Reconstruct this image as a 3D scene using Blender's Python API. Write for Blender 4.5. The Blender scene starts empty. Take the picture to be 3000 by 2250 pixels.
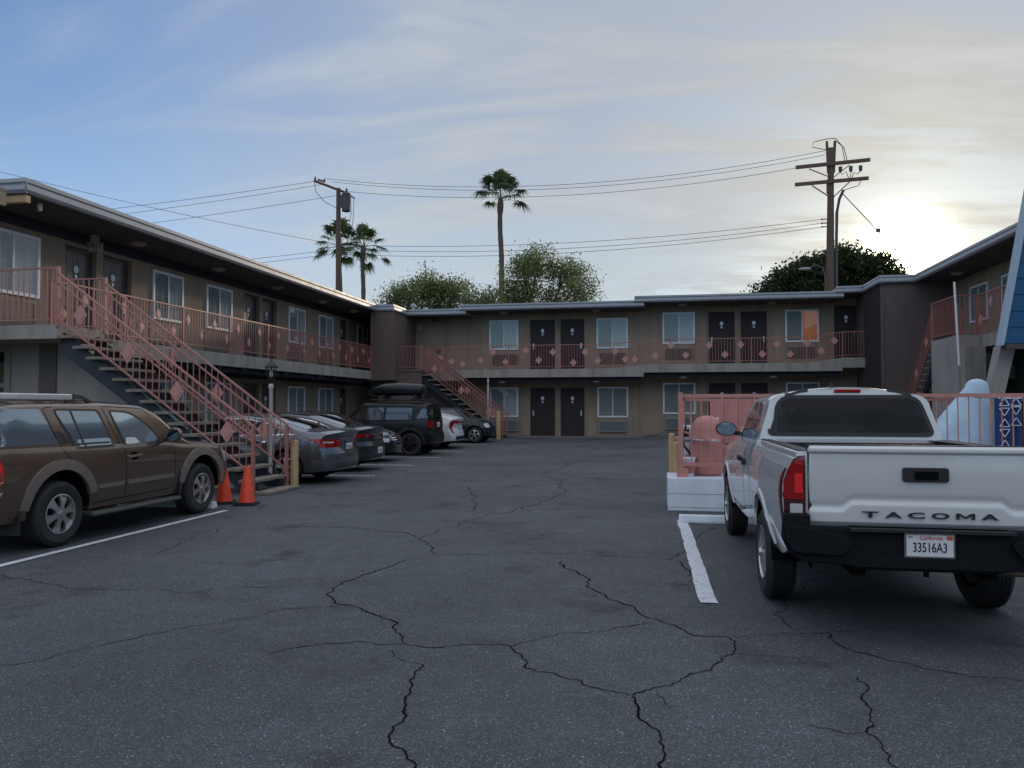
import bpy, bmesh, math, random
from mathutils import Vector, Matrix
from mathutils.bvhtree import BVHTree
from mathutils import geometry as mgeo
from mathutils import noise as mnoise
R = math.radians
PI = math.pi
random.seed(7)
sc = bpy.context.scene
COL = sc.collection

# ------------------------------------------------------------------ camera
CF = 2254.0; CYAW = R(10.55); CPITCH = math.atan(63 / CF); CH = 1.6
cam = bpy.data.cameras.new('camera'); camo = bpy.data.objects.new('camera', cam); COL.objects.link(camo)
cam.sensor_width = 36; cam.lens = CF / 3000 * 36; cam.clip_end = 3000; cam.clip_start = 0.1
camo.location = (0, 0, CH); camo.rotation_euler = (R(90) + CPITCH, 0, CYAW)
sc.camera = camo

# ------------------------------------------------------------------ sky, sun, exposure
SUN = Vector((0.318, 1.0707, 0.199)).normalized()
SEL = math.asin(SUN.z); SAZ = math.atan2(SUN.x, SUN.y)
w = bpy.data.worlds.new('World'); sc.world = w; w.use_nodes = True
nt = w.node_tree; nt.nodes.clear()
def N(t, **k):
    n = nt.nodes.new(t)
    for a, b in k.items(): setattr(n, a, b)
    return n
def L(a, b): nt.links.new(a, b)
out = N('ShaderNodeOutputWorld'); bg = N('ShaderNodeBackground'); L(bg.outputs[0], out.inputs[0])
sky = N('ShaderNodeTexSky', sky_type='NISHITA', sun_disc=False, sun_elevation=SEL, sun_rotation=SAZ, air_density=1.0, dust_density=0.6, ozone_density=2.5)
tc = N('ShaderNodeTexCoord')
def vmath(op, a, b=None):
    n = N('ShaderNodeVectorMath', operation=op); L(a, n.inputs[0])
    if b is not None:
        if hasattr(b, 'links'): L(b, n.inputs[1])
        else: n.inputs[1].default_value = b
    return n
def fm(op, a, b=None, c=None, clamp=False):
    n = N('ShaderNodeMath', operation=op, use_clamp=clamp)
    for i, v in enumerate((a, b, c)):
        if v is None: continue
        if hasattr(v, 'links'): L(v, n.inputs[i])
        else: n.inputs[i].default_value = v
    return n.outputs[0]
dr = vmath('NORMALIZE', tc.outputs['Generated']).outputs[0]
cosang = vmath('DOT_PRODUCT', dr, tuple(SUN)).outputs['Value']
sep = N('ShaderNodeSeparateXYZ'); L(dr, sep.inputs[0])
zc = fm('MAXIMUM', sep.outputs[2], 0.02)
# thin cirrus: noise on a plane overhead, stretched into streaks
den = fm('ADD', zc, 0.12)
px = fm('DIVIDE', sep.outputs[0], den); py = fm('DIVIDE', sep.outputs[1], den)
cmb = N('ShaderNodeCombineXYZ'); L(px, cmb.inputs[0]); L(py, cmb.inputs[1])
mp = N('ShaderNodeMapping'); mp.inputs['Rotation'].default_value = (0, 0, R(-28)); mp.inputs['Scale'].default_value = (0.5, 1.5, 1); L(cmb.outputs[0], mp.inputs[0])
nz = N('ShaderNodeTexNoise'); nz.inputs['Scale'].default_value = 2.1; nz.inputs['Detail'].default_value = 9; nz.inputs['Roughness'].default_value = 0.55; nz.inputs['Distortion'].default_value = 0.9; L(mp.outputs[0], nz.inputs[0])
nz2 = N('ShaderNodeTexNoise'); nz2.inputs['Scale'].default_value = 0.55; nz2.inputs['Detail'].default_value = 3; L(cmb.outputs[0], nz2.inputs[0])
def ramp(v, a, b, lo=0.0, hi=1.0):
    n = N('ShaderNodeMapRange', interpolation_type='SMOOTHSTEP'); L(v, n.inputs[0])
    n.inputs[1].default_value = a; n.inputs[2].default_value = b; n.inputs[3].default_value = lo; n.inputs[4].default_value = hi
    return n.outputs[0]
streak = ramp(nz.outputs[0], 0.40, 0.72)
veil = ramp(nz2.outputs[0], 0.30, 0.70)
# the cirrus veil is thicker on the sunward side of the sky
side = ramp(cosang, 0.45, 0.93)
cov = fm('ADD', fm('MULTIPLY', streak, fm('ADD', fm('MULTIPLY', side, 0.10), 0.22)), fm('ADD', fm('MULTIPLY', side, 0.74), fm('MULTIPLY', veil, 0.20)), clamp=True)
mx = N('ShaderNodeMix', data_type='RGBA')
gain = N('ShaderNodeMix', data_type='RGBA', blend_type='MULTIPLY'); gain.inputs[0].default_value = 1.0
L(sky.outputs[0], gain.inputs[6]); gain.inputs[7].default_value = (0.63, 0.79, 1.0, 1)
L(gain.outputs[2], mx.inputs[6])
# cloud light: grey away from the sun, forward scattering towards it
g1 = fm('POWER', fm('MAXIMUM', cosang, 0.0), 10.0); g2 = fm('POWER', fm('MAXIMUM', cosang, 0.0), 110.0); g3 = fm('POWER', fm('MAXIMUM', cosang, 0.0), 2400.0)
cl = N('ShaderNodeMix', data_type='RGBA'); cl.inputs[6].default_value = (2.35, 2.52, 2.78, 1); cl.inputs[7].default_value = (2.72, 2.74, 2.68, 1); L(ramp(g1, 0.40, 0.98), cl.inputs[0])
cw = N('ShaderNodeMix', data_type='RGBA', blend_type='ADD'); cw.inputs[0].default_value = 1.0
warm = vmath('SCALE', tc.outputs['Generated']); warm.operation = 'SCALE'
wc = N('ShaderNodeCombineColor'); 
for i, kk in enumerate(((1.3, 75.0), (1.05, 66.0), (.45, 44.0))):
    L(fm('ADD', fm('MULTIPLY', g2, kk[0]), fm('MULTIPLY', g3, kk[1])), wc.inputs[i])
nt.nodes.remove(warm)
mod = fm('ADD', fm('MULTIPLY', streak, 0.20), fm('ADD', fm('MULTIPLY', veil, 0.08), 0.85))
clm = N('ShaderNodeVectorMath', operation='SCALE'); L(cl.outputs[2], clm.inputs[0]); L(mod, clm.inputs['Scale'])
L(clm.outputs[0], cw.inputs[6]); L(wc.outputs[0], cw.inputs[7])
L(cov, mx.inputs[0]); L(cw.outputs[2], mx.inputs[7])
# below the horizon the world is dull ground
# pale haze low over the western horizon
hz = N('ShaderNodeMix', data_type='RGBA'); L(fm('MULTIPLY', ramp(sep.outputs[2], 0.02, 0.36, 0.85, 0.0), ramp(sep.outputs[1], -0.1, 0.4)), hz.inputs[0]); L(mx.outputs[2], hz.inputs[6]); hz.inputs[7].default_value = (2.75, 3.15, 3.35, 1)
hzs = N('ShaderNodeMix', data_type='RGBA', blend_type='LIGHTEN'); hzs.inputs[0].default_value = 1.0; L(hz.outputs[2], hzs.inputs[6]); L(mx.outputs[2], hzs.inputs[7]); mx = hzs
# brighter deck added in the unseen sky, overhead and east, to lift ground light
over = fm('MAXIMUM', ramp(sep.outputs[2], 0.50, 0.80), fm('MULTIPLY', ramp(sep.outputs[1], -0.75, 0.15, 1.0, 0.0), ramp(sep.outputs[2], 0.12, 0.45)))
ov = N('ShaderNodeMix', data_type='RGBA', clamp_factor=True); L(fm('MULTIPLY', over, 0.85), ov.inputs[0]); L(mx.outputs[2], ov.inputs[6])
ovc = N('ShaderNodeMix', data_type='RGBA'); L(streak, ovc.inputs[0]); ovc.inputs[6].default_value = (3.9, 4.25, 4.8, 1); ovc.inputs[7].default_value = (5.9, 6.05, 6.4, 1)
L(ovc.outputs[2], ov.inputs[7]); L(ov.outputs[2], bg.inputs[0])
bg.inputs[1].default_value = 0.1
sl = bpy.data.lights.new('sun', 'SUN'); sl.energy = 0.5; sl.angle = R(3.0); sl.color = (1.0, 0.80, 0.58)
slo = bpy.data.objects.new('sun', sl); COL.objects.link(slo); slo.rotation_euler = (-SUN).to_track_quat('-Z', 'Y').to_euler()
sc.view_settings.view_transform = 'Standard'; sc.view_settings.look = 'None'; sc.view_settings.exposure = 1.06; sc.view_settings.gamma = 1
sc.render.engine = 'CYCLES'; sc.cycles.use_denoising = True; sc.cycles.max_bounces = 8; sc.cycles.sample_clamp_indirect = 4

# ------------------------------------------------------------------ materials
def mat(name, col, rough=0.6, metal=0.0, spec=0.5, coat=0.0, noise=0.0, nscale=8.0, bump=0.0, bscale=60.0, emit=None, est=0.0, stretch=None, streaks=0.0):
    m = bpy.data.materials.new(name); m.use_nodes = True; t = m.node_tree; b = t.nodes['Principled BSDF']
    b.inputs['Base Color'].default_value = (*col, 1); b.inputs['Roughness'].default_value = rough; b.inputs['Metallic'].default_value = metal
    b.inputs['Specular IOR Level'].default_value = spec; b.inputs['Coat Weight'].default_value = coat; b.inputs['Coat Roughness'].default_value = 0.04
    if emit: b.inputs['Emission Color'].default_value = (*emit, 1); b.inputs['Emission Strength'].default_value = est
    if noise or bump or streaks:
        tcn = t.nodes.new('ShaderNodeTexCoord')
        gm = t.nodes.new('ShaderNodeMapping'); t.links.new(tcn.outputs['Object'], gm.inputs[0])
        if stretch: gm.inputs['Scale'].default_value = stretch
    if noise:
        n = t.nodes.new('ShaderNodeTexNoise'); n.inputs['Scale'].default_value = nscale; n.inputs['Detail'].default_value = 6; n.inputs['Roughness'].default_value = 0.65
        t.links.new(gm.outputs[0], n.inputs[0])
        mr = t.nodes.new('ShaderNodeMapRange'); t.links.new(n.outputs[0], mr.inputs[0]); mr.inputs[1].default_value = 0.3; mr.inputs[2].default_value = 0.7
        mr.inputs[3].default_value = 1 - noise; mr.inputs[4].default_value = 1 + noise
        v = t.nodes.new('ShaderNodeVectorMath'); v.operation = 'SCALE'; v.inputs[0].default_value = col; t.links.new(mr.outputs[0], v.inputs['Scale'])
        last = v.outputs[0]
        if streaks:
            g2_ = t.nodes.new('ShaderNodeMapping'); g2_.inputs['Scale'].default_value = (3, 3, .22); t.links.new(tcn.outputs['Object'], g2_.inputs[0])
            n2 = t.nodes.new('ShaderNodeTexNoise'); n2.inputs['Scale'].default_value = 1.2; n2.inputs['Detail'].default_value = 5; t.links.new(g2_.outputs[0], n2.inputs[0])
            m2 = t.nodes.new('ShaderNodeMapRange'); t.links.new(n2.outputs[0], m2.inputs[0]); m2.inputs[1].default_value = .45; m2.inputs[2].default_value = .8; m2.inputs[3].default_value = 1; m2.inputs[4].default_value = 1 - streaks
            v2 = t.nodes.new('ShaderNodeVectorMath'); v2.operation = 'SCALE'; t.links.new(last, v2.inputs[0]); t.links.new(m2.outputs[0], v2.inputs['Scale']); last = v2.outputs[0]
        t.links.new(last, b.inputs['Base Color'])
        if rough < 0.95 and not coat:
            m3 = t.nodes.new('ShaderNodeMapRange'); t.links.new(n.outputs[0], m3.inputs[0]); m3.inputs[3].default_value = max(0, rough - .12); m3.inputs[4].default_value = min(1, rough + .12); t.links.new(m3.outputs[0], b.inputs['Roughness'])
    if bump:
        n3 = t.nodes.new('ShaderNodeTexNoise'); n3.inputs['Scale'].default_value = bscale; n3.inputs['Detail'].default_value = 4; t.links.new(gm.outputs[0], n3.inputs[0])
        bp = t.nodes.new('ShaderNodeBump'); bp.inputs['Strength'].default_value = bump; bp.inputs['Distance'].default_value = 0.01; t.links.new(n3.outputs[0], bp.inputs['Height']); t.links.new(bp.outputs[0], b.inputs['Normal'])
    return m
def glass_mat(name, tint=(0.55, 0.62, 0.62), refl=1.0):
    m = bpy.data.materials.new(name); m.use_nodes = True; t = m.node_tree; t.nodes.clear()
    o = t.nodes.new('ShaderNodeOutputMaterial'); mi = t.nodes.new('ShaderNodeMixShader'); tr = t.nodes.new('ShaderNodeBsdfTransparent'); gl = t.nodes.new('ShaderNodeBsdfGlossy')
    tr.inputs[0].default_value = (*tint, 1); gl.inputs['Roughness'].default_value = 0.02; gl.inputs[0].default_value = (refl, refl, refl, 1)
    fr = t.nodes.new('ShaderNodeFresnel'); fr.inputs[0].default_value = 1.55
    ge = t.nodes.new('ShaderNodeNewGeometry'); iv = t.nodes.new('ShaderNodeMath'); iv.operation = 'SUBTRACT'; iv.inputs[0].default_value = 1; t.links.new(ge.outputs['Backfacing'], iv.inputs[1]); ml = t.nodes.new('ShaderNodeMath'); ml.operation = 'MULTIPLY'; t.links.new(iv.outputs[0], ml.inputs[0]); t.links.new(fr.outputs[0], ml.inputs[1]); t.links.new(ml.outputs[0], mi.inputs[0]); t.links.new(tr.outputs[0], mi.inputs[1]); t.links.new(gl.outputs[0], mi.inputs[2]); t.links.new(mi.outputs[0], o.inputs[0])
    return m
M = {}
M['stucco'] = mat('stucco_brown', (0.33, 0.258, 0.195), .93, spec=.2, noise=.15, nscale=1.0, bump=.4, bscale=90, streaks=.25)
M['stucco_tower'] = mat('stucco_tower', (0.16, 0.118, 0.108), .9, spec=.2, noise=.08, nscale=2, bump=.3, bscale=60)
M['stucco_grey'] = mat('stucco_grey', (0.36, 0.32, 0.295), .93, spec=.2, noise=.12, nscale=1.1, bump=.4, bscale=60, streaks=.2)
M['slab'] = mat('slab_paint', (0.33, 0.30, 0.265), .9, spec=.2, noise=.10, nscale=1.5, bump=.2, bscale=50, streaks=.35)
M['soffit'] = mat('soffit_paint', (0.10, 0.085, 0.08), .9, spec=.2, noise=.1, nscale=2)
M['band'] = mat('dark_band', (0.03, 0.03, 0.045), .8)
M['gutter'] = mat('gutter_metal', (0.30, 0.31, 0.34), .45, spec=.5, noise=.08, nscale=3)
M['rooftop'] = mat('roof_gravel', (0.35, 0.34, 0.33), .95, noise=.15, nscale=5)
M['door'] = mat('door_paint', (0.095, 0.078, 0.078), .30, noise=.08, nscale=4)
M['door_dark'] = mat('door_dark_paint', (0.040, 0.029, 0.030), .6, spec=.3, noise=.08, nscale=4)
M['wframe'] = mat('white_vinyl', (0.80, 0.82, 0.86), .45)
M['blind'] = mat('window_blind', (0.78, 0.78, 0.78), .7)
M['blind_dark'] = mat('window_dark', (0.42, 0.44, 0.42), .7)
M['pane'] = glass_mat('window_glass', (.84, .86, .86))
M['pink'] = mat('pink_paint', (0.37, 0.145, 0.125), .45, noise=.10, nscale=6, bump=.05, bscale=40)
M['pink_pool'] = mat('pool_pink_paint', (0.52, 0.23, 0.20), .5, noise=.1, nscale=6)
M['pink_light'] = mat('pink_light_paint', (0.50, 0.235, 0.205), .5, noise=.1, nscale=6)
M['tread'] = mat('tread_concrete', (0.22, 0.185, 0.15), .9, noise=.22, nscale=7, bump=.4, bscale=70)
M['stringer'] = mat('stringer_paint', (0.018, 0.02, 0.03), .55)
M['post_white'] = mat('post_paint', (0.50, 0.47, 0.44), .6, noise=.08, nscale=4, streaks=.2)
M['white'] = mat('white_paint', (0.78, 0.80, 0.84), .6, noise=.05, nscale=3)
M['block'] = mat('white_block_paint', (0.72, 0.76, 0.84), .75, noise=.07, nscale=5, bump=.25, bscale=50, streaks=.12)
M['black'] = mat('black_plastic', (0.018, 0.018, 0.02), .5)
M['metal'] = mat('brushed_metal', (0.6, 0.6, 0.6), .3, metal=1)
M['chrome'] = mat('chrome', (0.8, 0.8, 0.82), .08, metal=1)
M['ac'] = mat('ac_grille', (0.20, 0.165, 0.14), .6)
M['ac_grey'] = mat('ac_grille_grey', (0.30, 0.32, 0.34), .6)
M['bollard'] = mat('bollard_yellow', (0.50, 0.34, 0.17), .6, noise=.12, nscale=8)
M['rubber'] = mat('rubber', (0.022, 0.022, 0.024), .75, noise=.15, nscale=30)
M['cone'] = mat('cone_orange', (0.80, 0.07, 0.02), .5, noise=.18, nscale=15)
M['wood'] = mat('pole_wood', (0.12, 0.075, 0.06), .9, noise=.3, nscale=6, stretch=(6, 6, .5))
M['steel'] = mat('pole_steel', (0.06, 0.06, 0.065), .6)
M['blue'] = mat('blue_clapboard', (0.008, 0.085, 0.20), .6, noise=.08, nscale=5, bump=.1, bscale=30)
M['red_lamp'] = mat('red_lens', (0.30, 0.003, 0.006), .15, coat=.6)
M['red_bright'] = mat('red_lens_bright', (0.85, 0.02, 0.02), .15, coat=1.0)
M['clear_lamp'] = mat('clear_lens', (0.55, 0.57, 0.58), .12, coat=1.0)
M['ink'] = mat('ink', (0.01, 0.012, 0.03), .5)
M['red_ink'] = mat('red_ink', (0.5, 0.03, 0.03), .5)
M['plate'] = mat('plate_white', (0.72, 0.72, 0.72), .45)
M['film'] = mat('tinted_film', (0.26, 0.31, 0.35), .04, metal=.55, coat=1.0)
M['cabglass'] = glass_mat('cab_glass', (.14, .165, .165), .4)
M['carglass'] = mat('tinted_glass', (0.006, 0.010, 0.012), .03, spec=.9, coat=1.0)
M['sign_grey'] = mat('sign_housing', (0.32, 0.29, 0.24), .6)
M['fabric_blue'] = mat('cover_fabric', (0.46, 0.60, 0.72), .9, noise=.15, nscale=4)
M['fabric_navy'] = mat('navy_fabric', (0.03, 0.065, 0.20), .9)

# ------------------------------------------------------------------ object helpers
class MB:
    def __init__(s): s.v = []; s.f = []
    def add(s, vs, fs):
        o = len(s.v); s.v += [tuple(v) for v in vs]; s.f += [tuple(i + o for i in f) for f in fs]; return s
    def box(s, x0, x1, y0, y1, z0, z1):
        vs = [(x, y, z) for z in (z0, z1) for y in (y0, y1) for x in (x0, x1)]
        return s.add(vs, [(0, 2, 3, 1), (4, 5, 7, 6), (0, 1, 5, 4), (2, 6, 7, 3), (0, 4, 6, 2), (1, 3, 7, 5)])
    def obox(s, c, sz, mtx=None):
        hx, hy, hz = sz[0] / 2, sz[1] / 2, sz[2] / 2; c = Vector(c)
        vs = [Vector((x, y, z)) for z in (-hz, hz) for y in (-hy, hy) for x in (-hx, hx)]
        if mtx is not None: vs = [mtx @ v for v in vs]
        return s.add([c + v for v in vs], [(0, 2, 3, 1), (4, 5, 7, 6), (0, 1, 5, 4), (2, 6, 7, 3), (0, 4, 6, 2), (1, 3, 7, 5)])
    def bar(s, p0, p1, w, h, up=(0, 0, 1)):
        p0 = Vector(p0); p1 = Vector(p1); d = (p1 - p0); l = d.length; d.normalize(); up = Vector(up)
        if abs(d.dot(up)) > .99: up = Vector((0, 1, 0))
        sx = d.cross(up).normalized(); uz = sx.cross(d)
        m = Matrix((sx, d, uz)).transposed()
        return s.obox((p0 + p1) / 2, (w, l, h), m)
    def tube(s, pts, r, n=8, cap=True):
        pts = [Vector(p) for p in pts]; rs = r if isinstance(r, (list, tuple)) else [r] * len(pts); rings = []
        up = Vector((0.13, 0.21, 1)).normalized(); vs = []
        for i, p in enumerate(pts):
            d = (pts[min(i + 1, len(pts) - 1)] - pts[max(i - 1, 0)]).normalized()
            a = d.cross(up)
            if a.length < .05: a = d.cross(Vector((1, 0, 0)))
            a.normalize(); b = d.cross(a)
            vs += [p + (a * math.cos(2 * PI * k / n) + b * math.sin(2 * PI * k / n)) * rs[i] for k in range(n)]
        fs = []
        for i in range(len(pts) - 1):
            for k in range(n):
                k2 = (k + 1) % n; fs.append((i * n + k, i * n + k2, (i + 1) * n + k2, (i + 1) * n + k))
        if cap: fs.append(tuple(range(n))[::-1]); fs.append(tuple((len(pts) - 1) * n + k for k in range(n)))
        return s.add(vs, fs)
    def lathe(s, prof, c=(0, 0, 0), axis='z', n=24, cap=True):
        vs = []; c = Vector(c)
        for r, h in prof:
            for k in range(n):
                a = 2 * PI * k / n; x, y = r * math.cos(a), r * math.sin(a)
                v = {'z': (x, y, h), 'x': (h, x, y), 'y': (x, h, y)}[axis]; vs.append(c + Vector(v))
        fs = []
        for i in range(len(prof) - 1):
            for k in range(n):
                k2 = (k + 1) % n; fs.append((i * n + k, i * n + k2, (i + 1) * n + k2, (i + 1) * n + k))
        if cap and prof[0][0] > 1e-4: fs.append(tuple(range(n))[::-1])
        if cap and prof[-1][0] > 1e-4: fs.append(tuple((len(prof) - 1) * n + k for k in range(n)))
        return s.add(vs, fs)
    def prism(s, poly, axis, a, b):
        n = len(poly); vs = []
        for h in (a, b):
            for u, v in poly: vs.append({'x': (h, u, v), 'y': (u, h, v), 'z': (u, v, h)}[axis])
        fs = [tuple(range(n))[::-1], tuple(range(n, 2 * n))] + [(k, (k + 1) % n, (k + 1) % n + n, k + n) for k in range(n)]
        return s.add(vs, fs)
    def mesh(s, name, m, smooth=False, fix=True):
        me = bpy.data.meshes.new(name); me.from_pydata(s.v, [], s.f)
        if fix:
            b = bmesh.new(); b.from_mesh(me); bmesh.ops.remove_doubles(b, verts=b.verts, dist=1e-5) if smooth else None
            bmesh.ops.recalc_face_normals(b, faces=b.faces); b.to_mesh(me); b.free()
        if smooth:
            me.polygons.foreach_set('use_smooth', [True] * len(me.polygons))
            me.set_sharp_from_angle(angle=R(smooth if smooth is not True else 40))
        if m: me.materials.append(m)
        return me
    def build(s, name, m, parent=None, smooth=False, bevel=0, fix=True):
        o = bpy.data.objects.new(name, s.mesh(name, m, smooth, fix)); COL.objects.link(o)
        if parent: o.parent = parent
        if bevel:
            md = o.modifiers.new('bevel', 'BEVEL'); md.width = bevel; md.segments = 2; md.limit_method = 'ANGLE'; md.angle_limit = R(40)
        return o
def tag(o, label=None, cat=None, group=None, kind=None):
    if label: o['label'] = label
    if cat: o['category'] = cat
    if group: o['group'] = group
    if kind: o['kind'] = kind
    return o
def thing(name, loc, label, cat, rz=0, group=None):
    o = bpy.data.objects.new(name, None); COL.objects.link(o); o.location = loc; o.rotation_euler = (0, 0, rz); o.empty_display_size = .2
    return tag(o, label, cat, group)
def copy_tree(o, parent=None):
    c = o.copy(); COL.objects.link(c)
    if parent is not None: c.parent = parent
    for ch in list(o.children): copy_tree(ch, c)
    return c
def text_mb(s, size=1.0, ext=0.002, sx=1.0, bold=0.0, shear=0.0):
    cu = bpy.data.curves.new('t', 'FONT'); cu.body = s; cu.size = size; cu.extrude = ext; cu.align_x = 'CENTER'; cu.align_y = 'CENTER'; cu.offset = bold; cu.shear = shear; cu.resolution_u = 4
    o = bpy.data.objects.new('t', cu); COL.objects.link(o); dg = bpy.context.evaluated_depsgraph_get(); dg.update()
    me = bpy.data.meshes.new_from_object(o.evaluated_get(dg)); mb = MB(); mb.add([(v.co.x * sx, v.co.y, v.co.z) for v in me.vertices], [tuple(p.vertices) for p in me.polygons])
    bpy.data.objects.remove(o); return mb
def place(mb, origin, xdir, ydir):
    o = Vector(origin); x = Vector(xdir); y = Vector(ydir); z = x.cross(y); mb.v = [tuple(o + x * a + y * b + z * c) for a, b, c in mb.v]; return mb
def sstep(x, a, b):
    t = max(0, min(1, (x - a) / (b - a))); return t * t * (3 - 2 * t)
def gz(x, y):
    return sstep(y, 24, 35) * (0.17 + 0.18 * sstep(x, -1.5, 1.0)) + sstep(x, 4, 9) * sstep(y, 12, 26) * .25

# ------------------------------------------------------------------ ground
def ground():
    xs = [-900, -400, -150, -60, -30, -16, -10, -6, -3, -1.5, -.75, 0, .75, 1.5, 3, 5, 7, 9, 12, 16, 30, 60, 150, 400, 900]
    ys = [-300, -60, -20, -5, 0, 6, 12, 16, 20, 24, 26, 28, 30, 32, 34, 35, 36, 40, 60, 120, 400, 1200, 2500]
    vs = [(x, y, gz(x, y)) for y in ys for x in xs]; n = len(xs)
    fs = [(j * n + i, j * n + i + 1, (j + 1) * n + i + 1, (j + 1) * n + i) for j in range(len(ys) - 1) for i in range(n - 1)]
    m = bpy.data.materials.new('asphalt'); m.use_nodes = True; t = m.node_tree; b = t.nodes['Principled BSDF']
    tcn = t.nodes.new('ShaderNodeTexCoord'); b.inputs['Specular IOR Level'].default_value = .45
    def nz(scale, det, lo, hi, o0, o1, rough=.6):
        n_ = t.nodes.new('ShaderNodeTexNoise'); n_.inputs['Scale'].default_value = scale; n_.inputs['Detail'].default_value = det; n_.inputs['Roughness'].default_value = rough; t.links.new(tcn.outputs['Object'], n_.inputs[0])
        r_ = t.nodes.new('ShaderNodeMapRange'); t.links.new(n_.outputs[0], r_.inputs[0]); r_.inputs[1].default_value = lo; r_.inputs[2].default_value = hi; r_.inputs[3].default_value = o0; r_.inputs[4].default_value = o1
        return r_.outputs[0]
    def mul(a, c):
        n_ = t.nodes.new('ShaderNodeMath'); n_.operation = 'MULTIPLY'; t.links.new(a, n_.inputs[0]); t.links.new(c, n_.inputs[1]); return n_.outputs[0]
    big = nz(.35, 5, .3, .7, .74, 1.26); mid = nz(3.5, 5, .3, .7, .88, 1.12)
    # aggregate: light stone chips in dark binder
    vo = t.nodes.new('ShaderNodeTexVoronoi'); vo.inputs['Scale'].default_value = 135; t.links.new(tcn.outputs['Object'], vo.inputs[0])
    sp = t.nodes.new('ShaderNodeSeparateColor'); t.links.new(vo.outputs['Color'], sp.inputs[0])
    chip = t.nodes.new('ShaderNodeMapRange'); t.links.new(sp.outputs[0], chip.inputs[0]); chip.inputs[1].default_value = .55; chip.inputs[2].default_value = 1.0; chip.inputs[3].default_value = .75; chip.inputs[4].default_value = 1.55
    near = t.nodes.new('ShaderNodeMapRange'); t.links.new(vo.outputs['Distance'], near.inputs[0]); near.inputs[1].default_value = .25; near.inputs[2].default_value = .55; near.inputs[3].default_value = 1; near.inputs[4].default_value = .55
    rare = t.nodes.new('ShaderNodeMapRange'); t.links.new(sp.outputs[1], rare.inputs[0]); rare.inputs[1].default_value = .955; rare.inputs[2].default_value = .965; rare.inputs[3].default_value = 1.0; rare.inputs[4].default_value = 2.7
    fac = mul(mul(mul(mul(big, mid), chip.outputs[0]), near.outputs[0]), rare.outputs[0])
    # oil stains
    st = mul(nz(1.1, 3, .60, .72, 1, .55), nz(.55, 6, .52, .60, 1.08, .86, .75))
    fac = mul(fac, st)
    v = t.nodes.new('ShaderNodeVectorMath'); v.operation = 'SCALE'; v.inputs[0].default_value = (0.100, 0.107, 0.115); t.links.new(fac, v.inputs['Scale']); t.links.new(v.outputs[0], b.inputs['Base Color'])
    b.inputs['Roughness'].default_value = .78
    bp = t.nodes.new('ShaderNodeBump'); bp.inputs['Strength'].default_value = .55; bp.inputs['Distance'].default_value = .004; t.links.new(vo.outputs['Distance'], bp.inputs['Height']); t.links.new(bp.outputs[0], b.inputs['Normal'])
    mb = MB(); mb.add(vs, fs); o = mb.build('ground', m, smooth=True); tag(o, kind='structure'); return o
ground()
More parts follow.
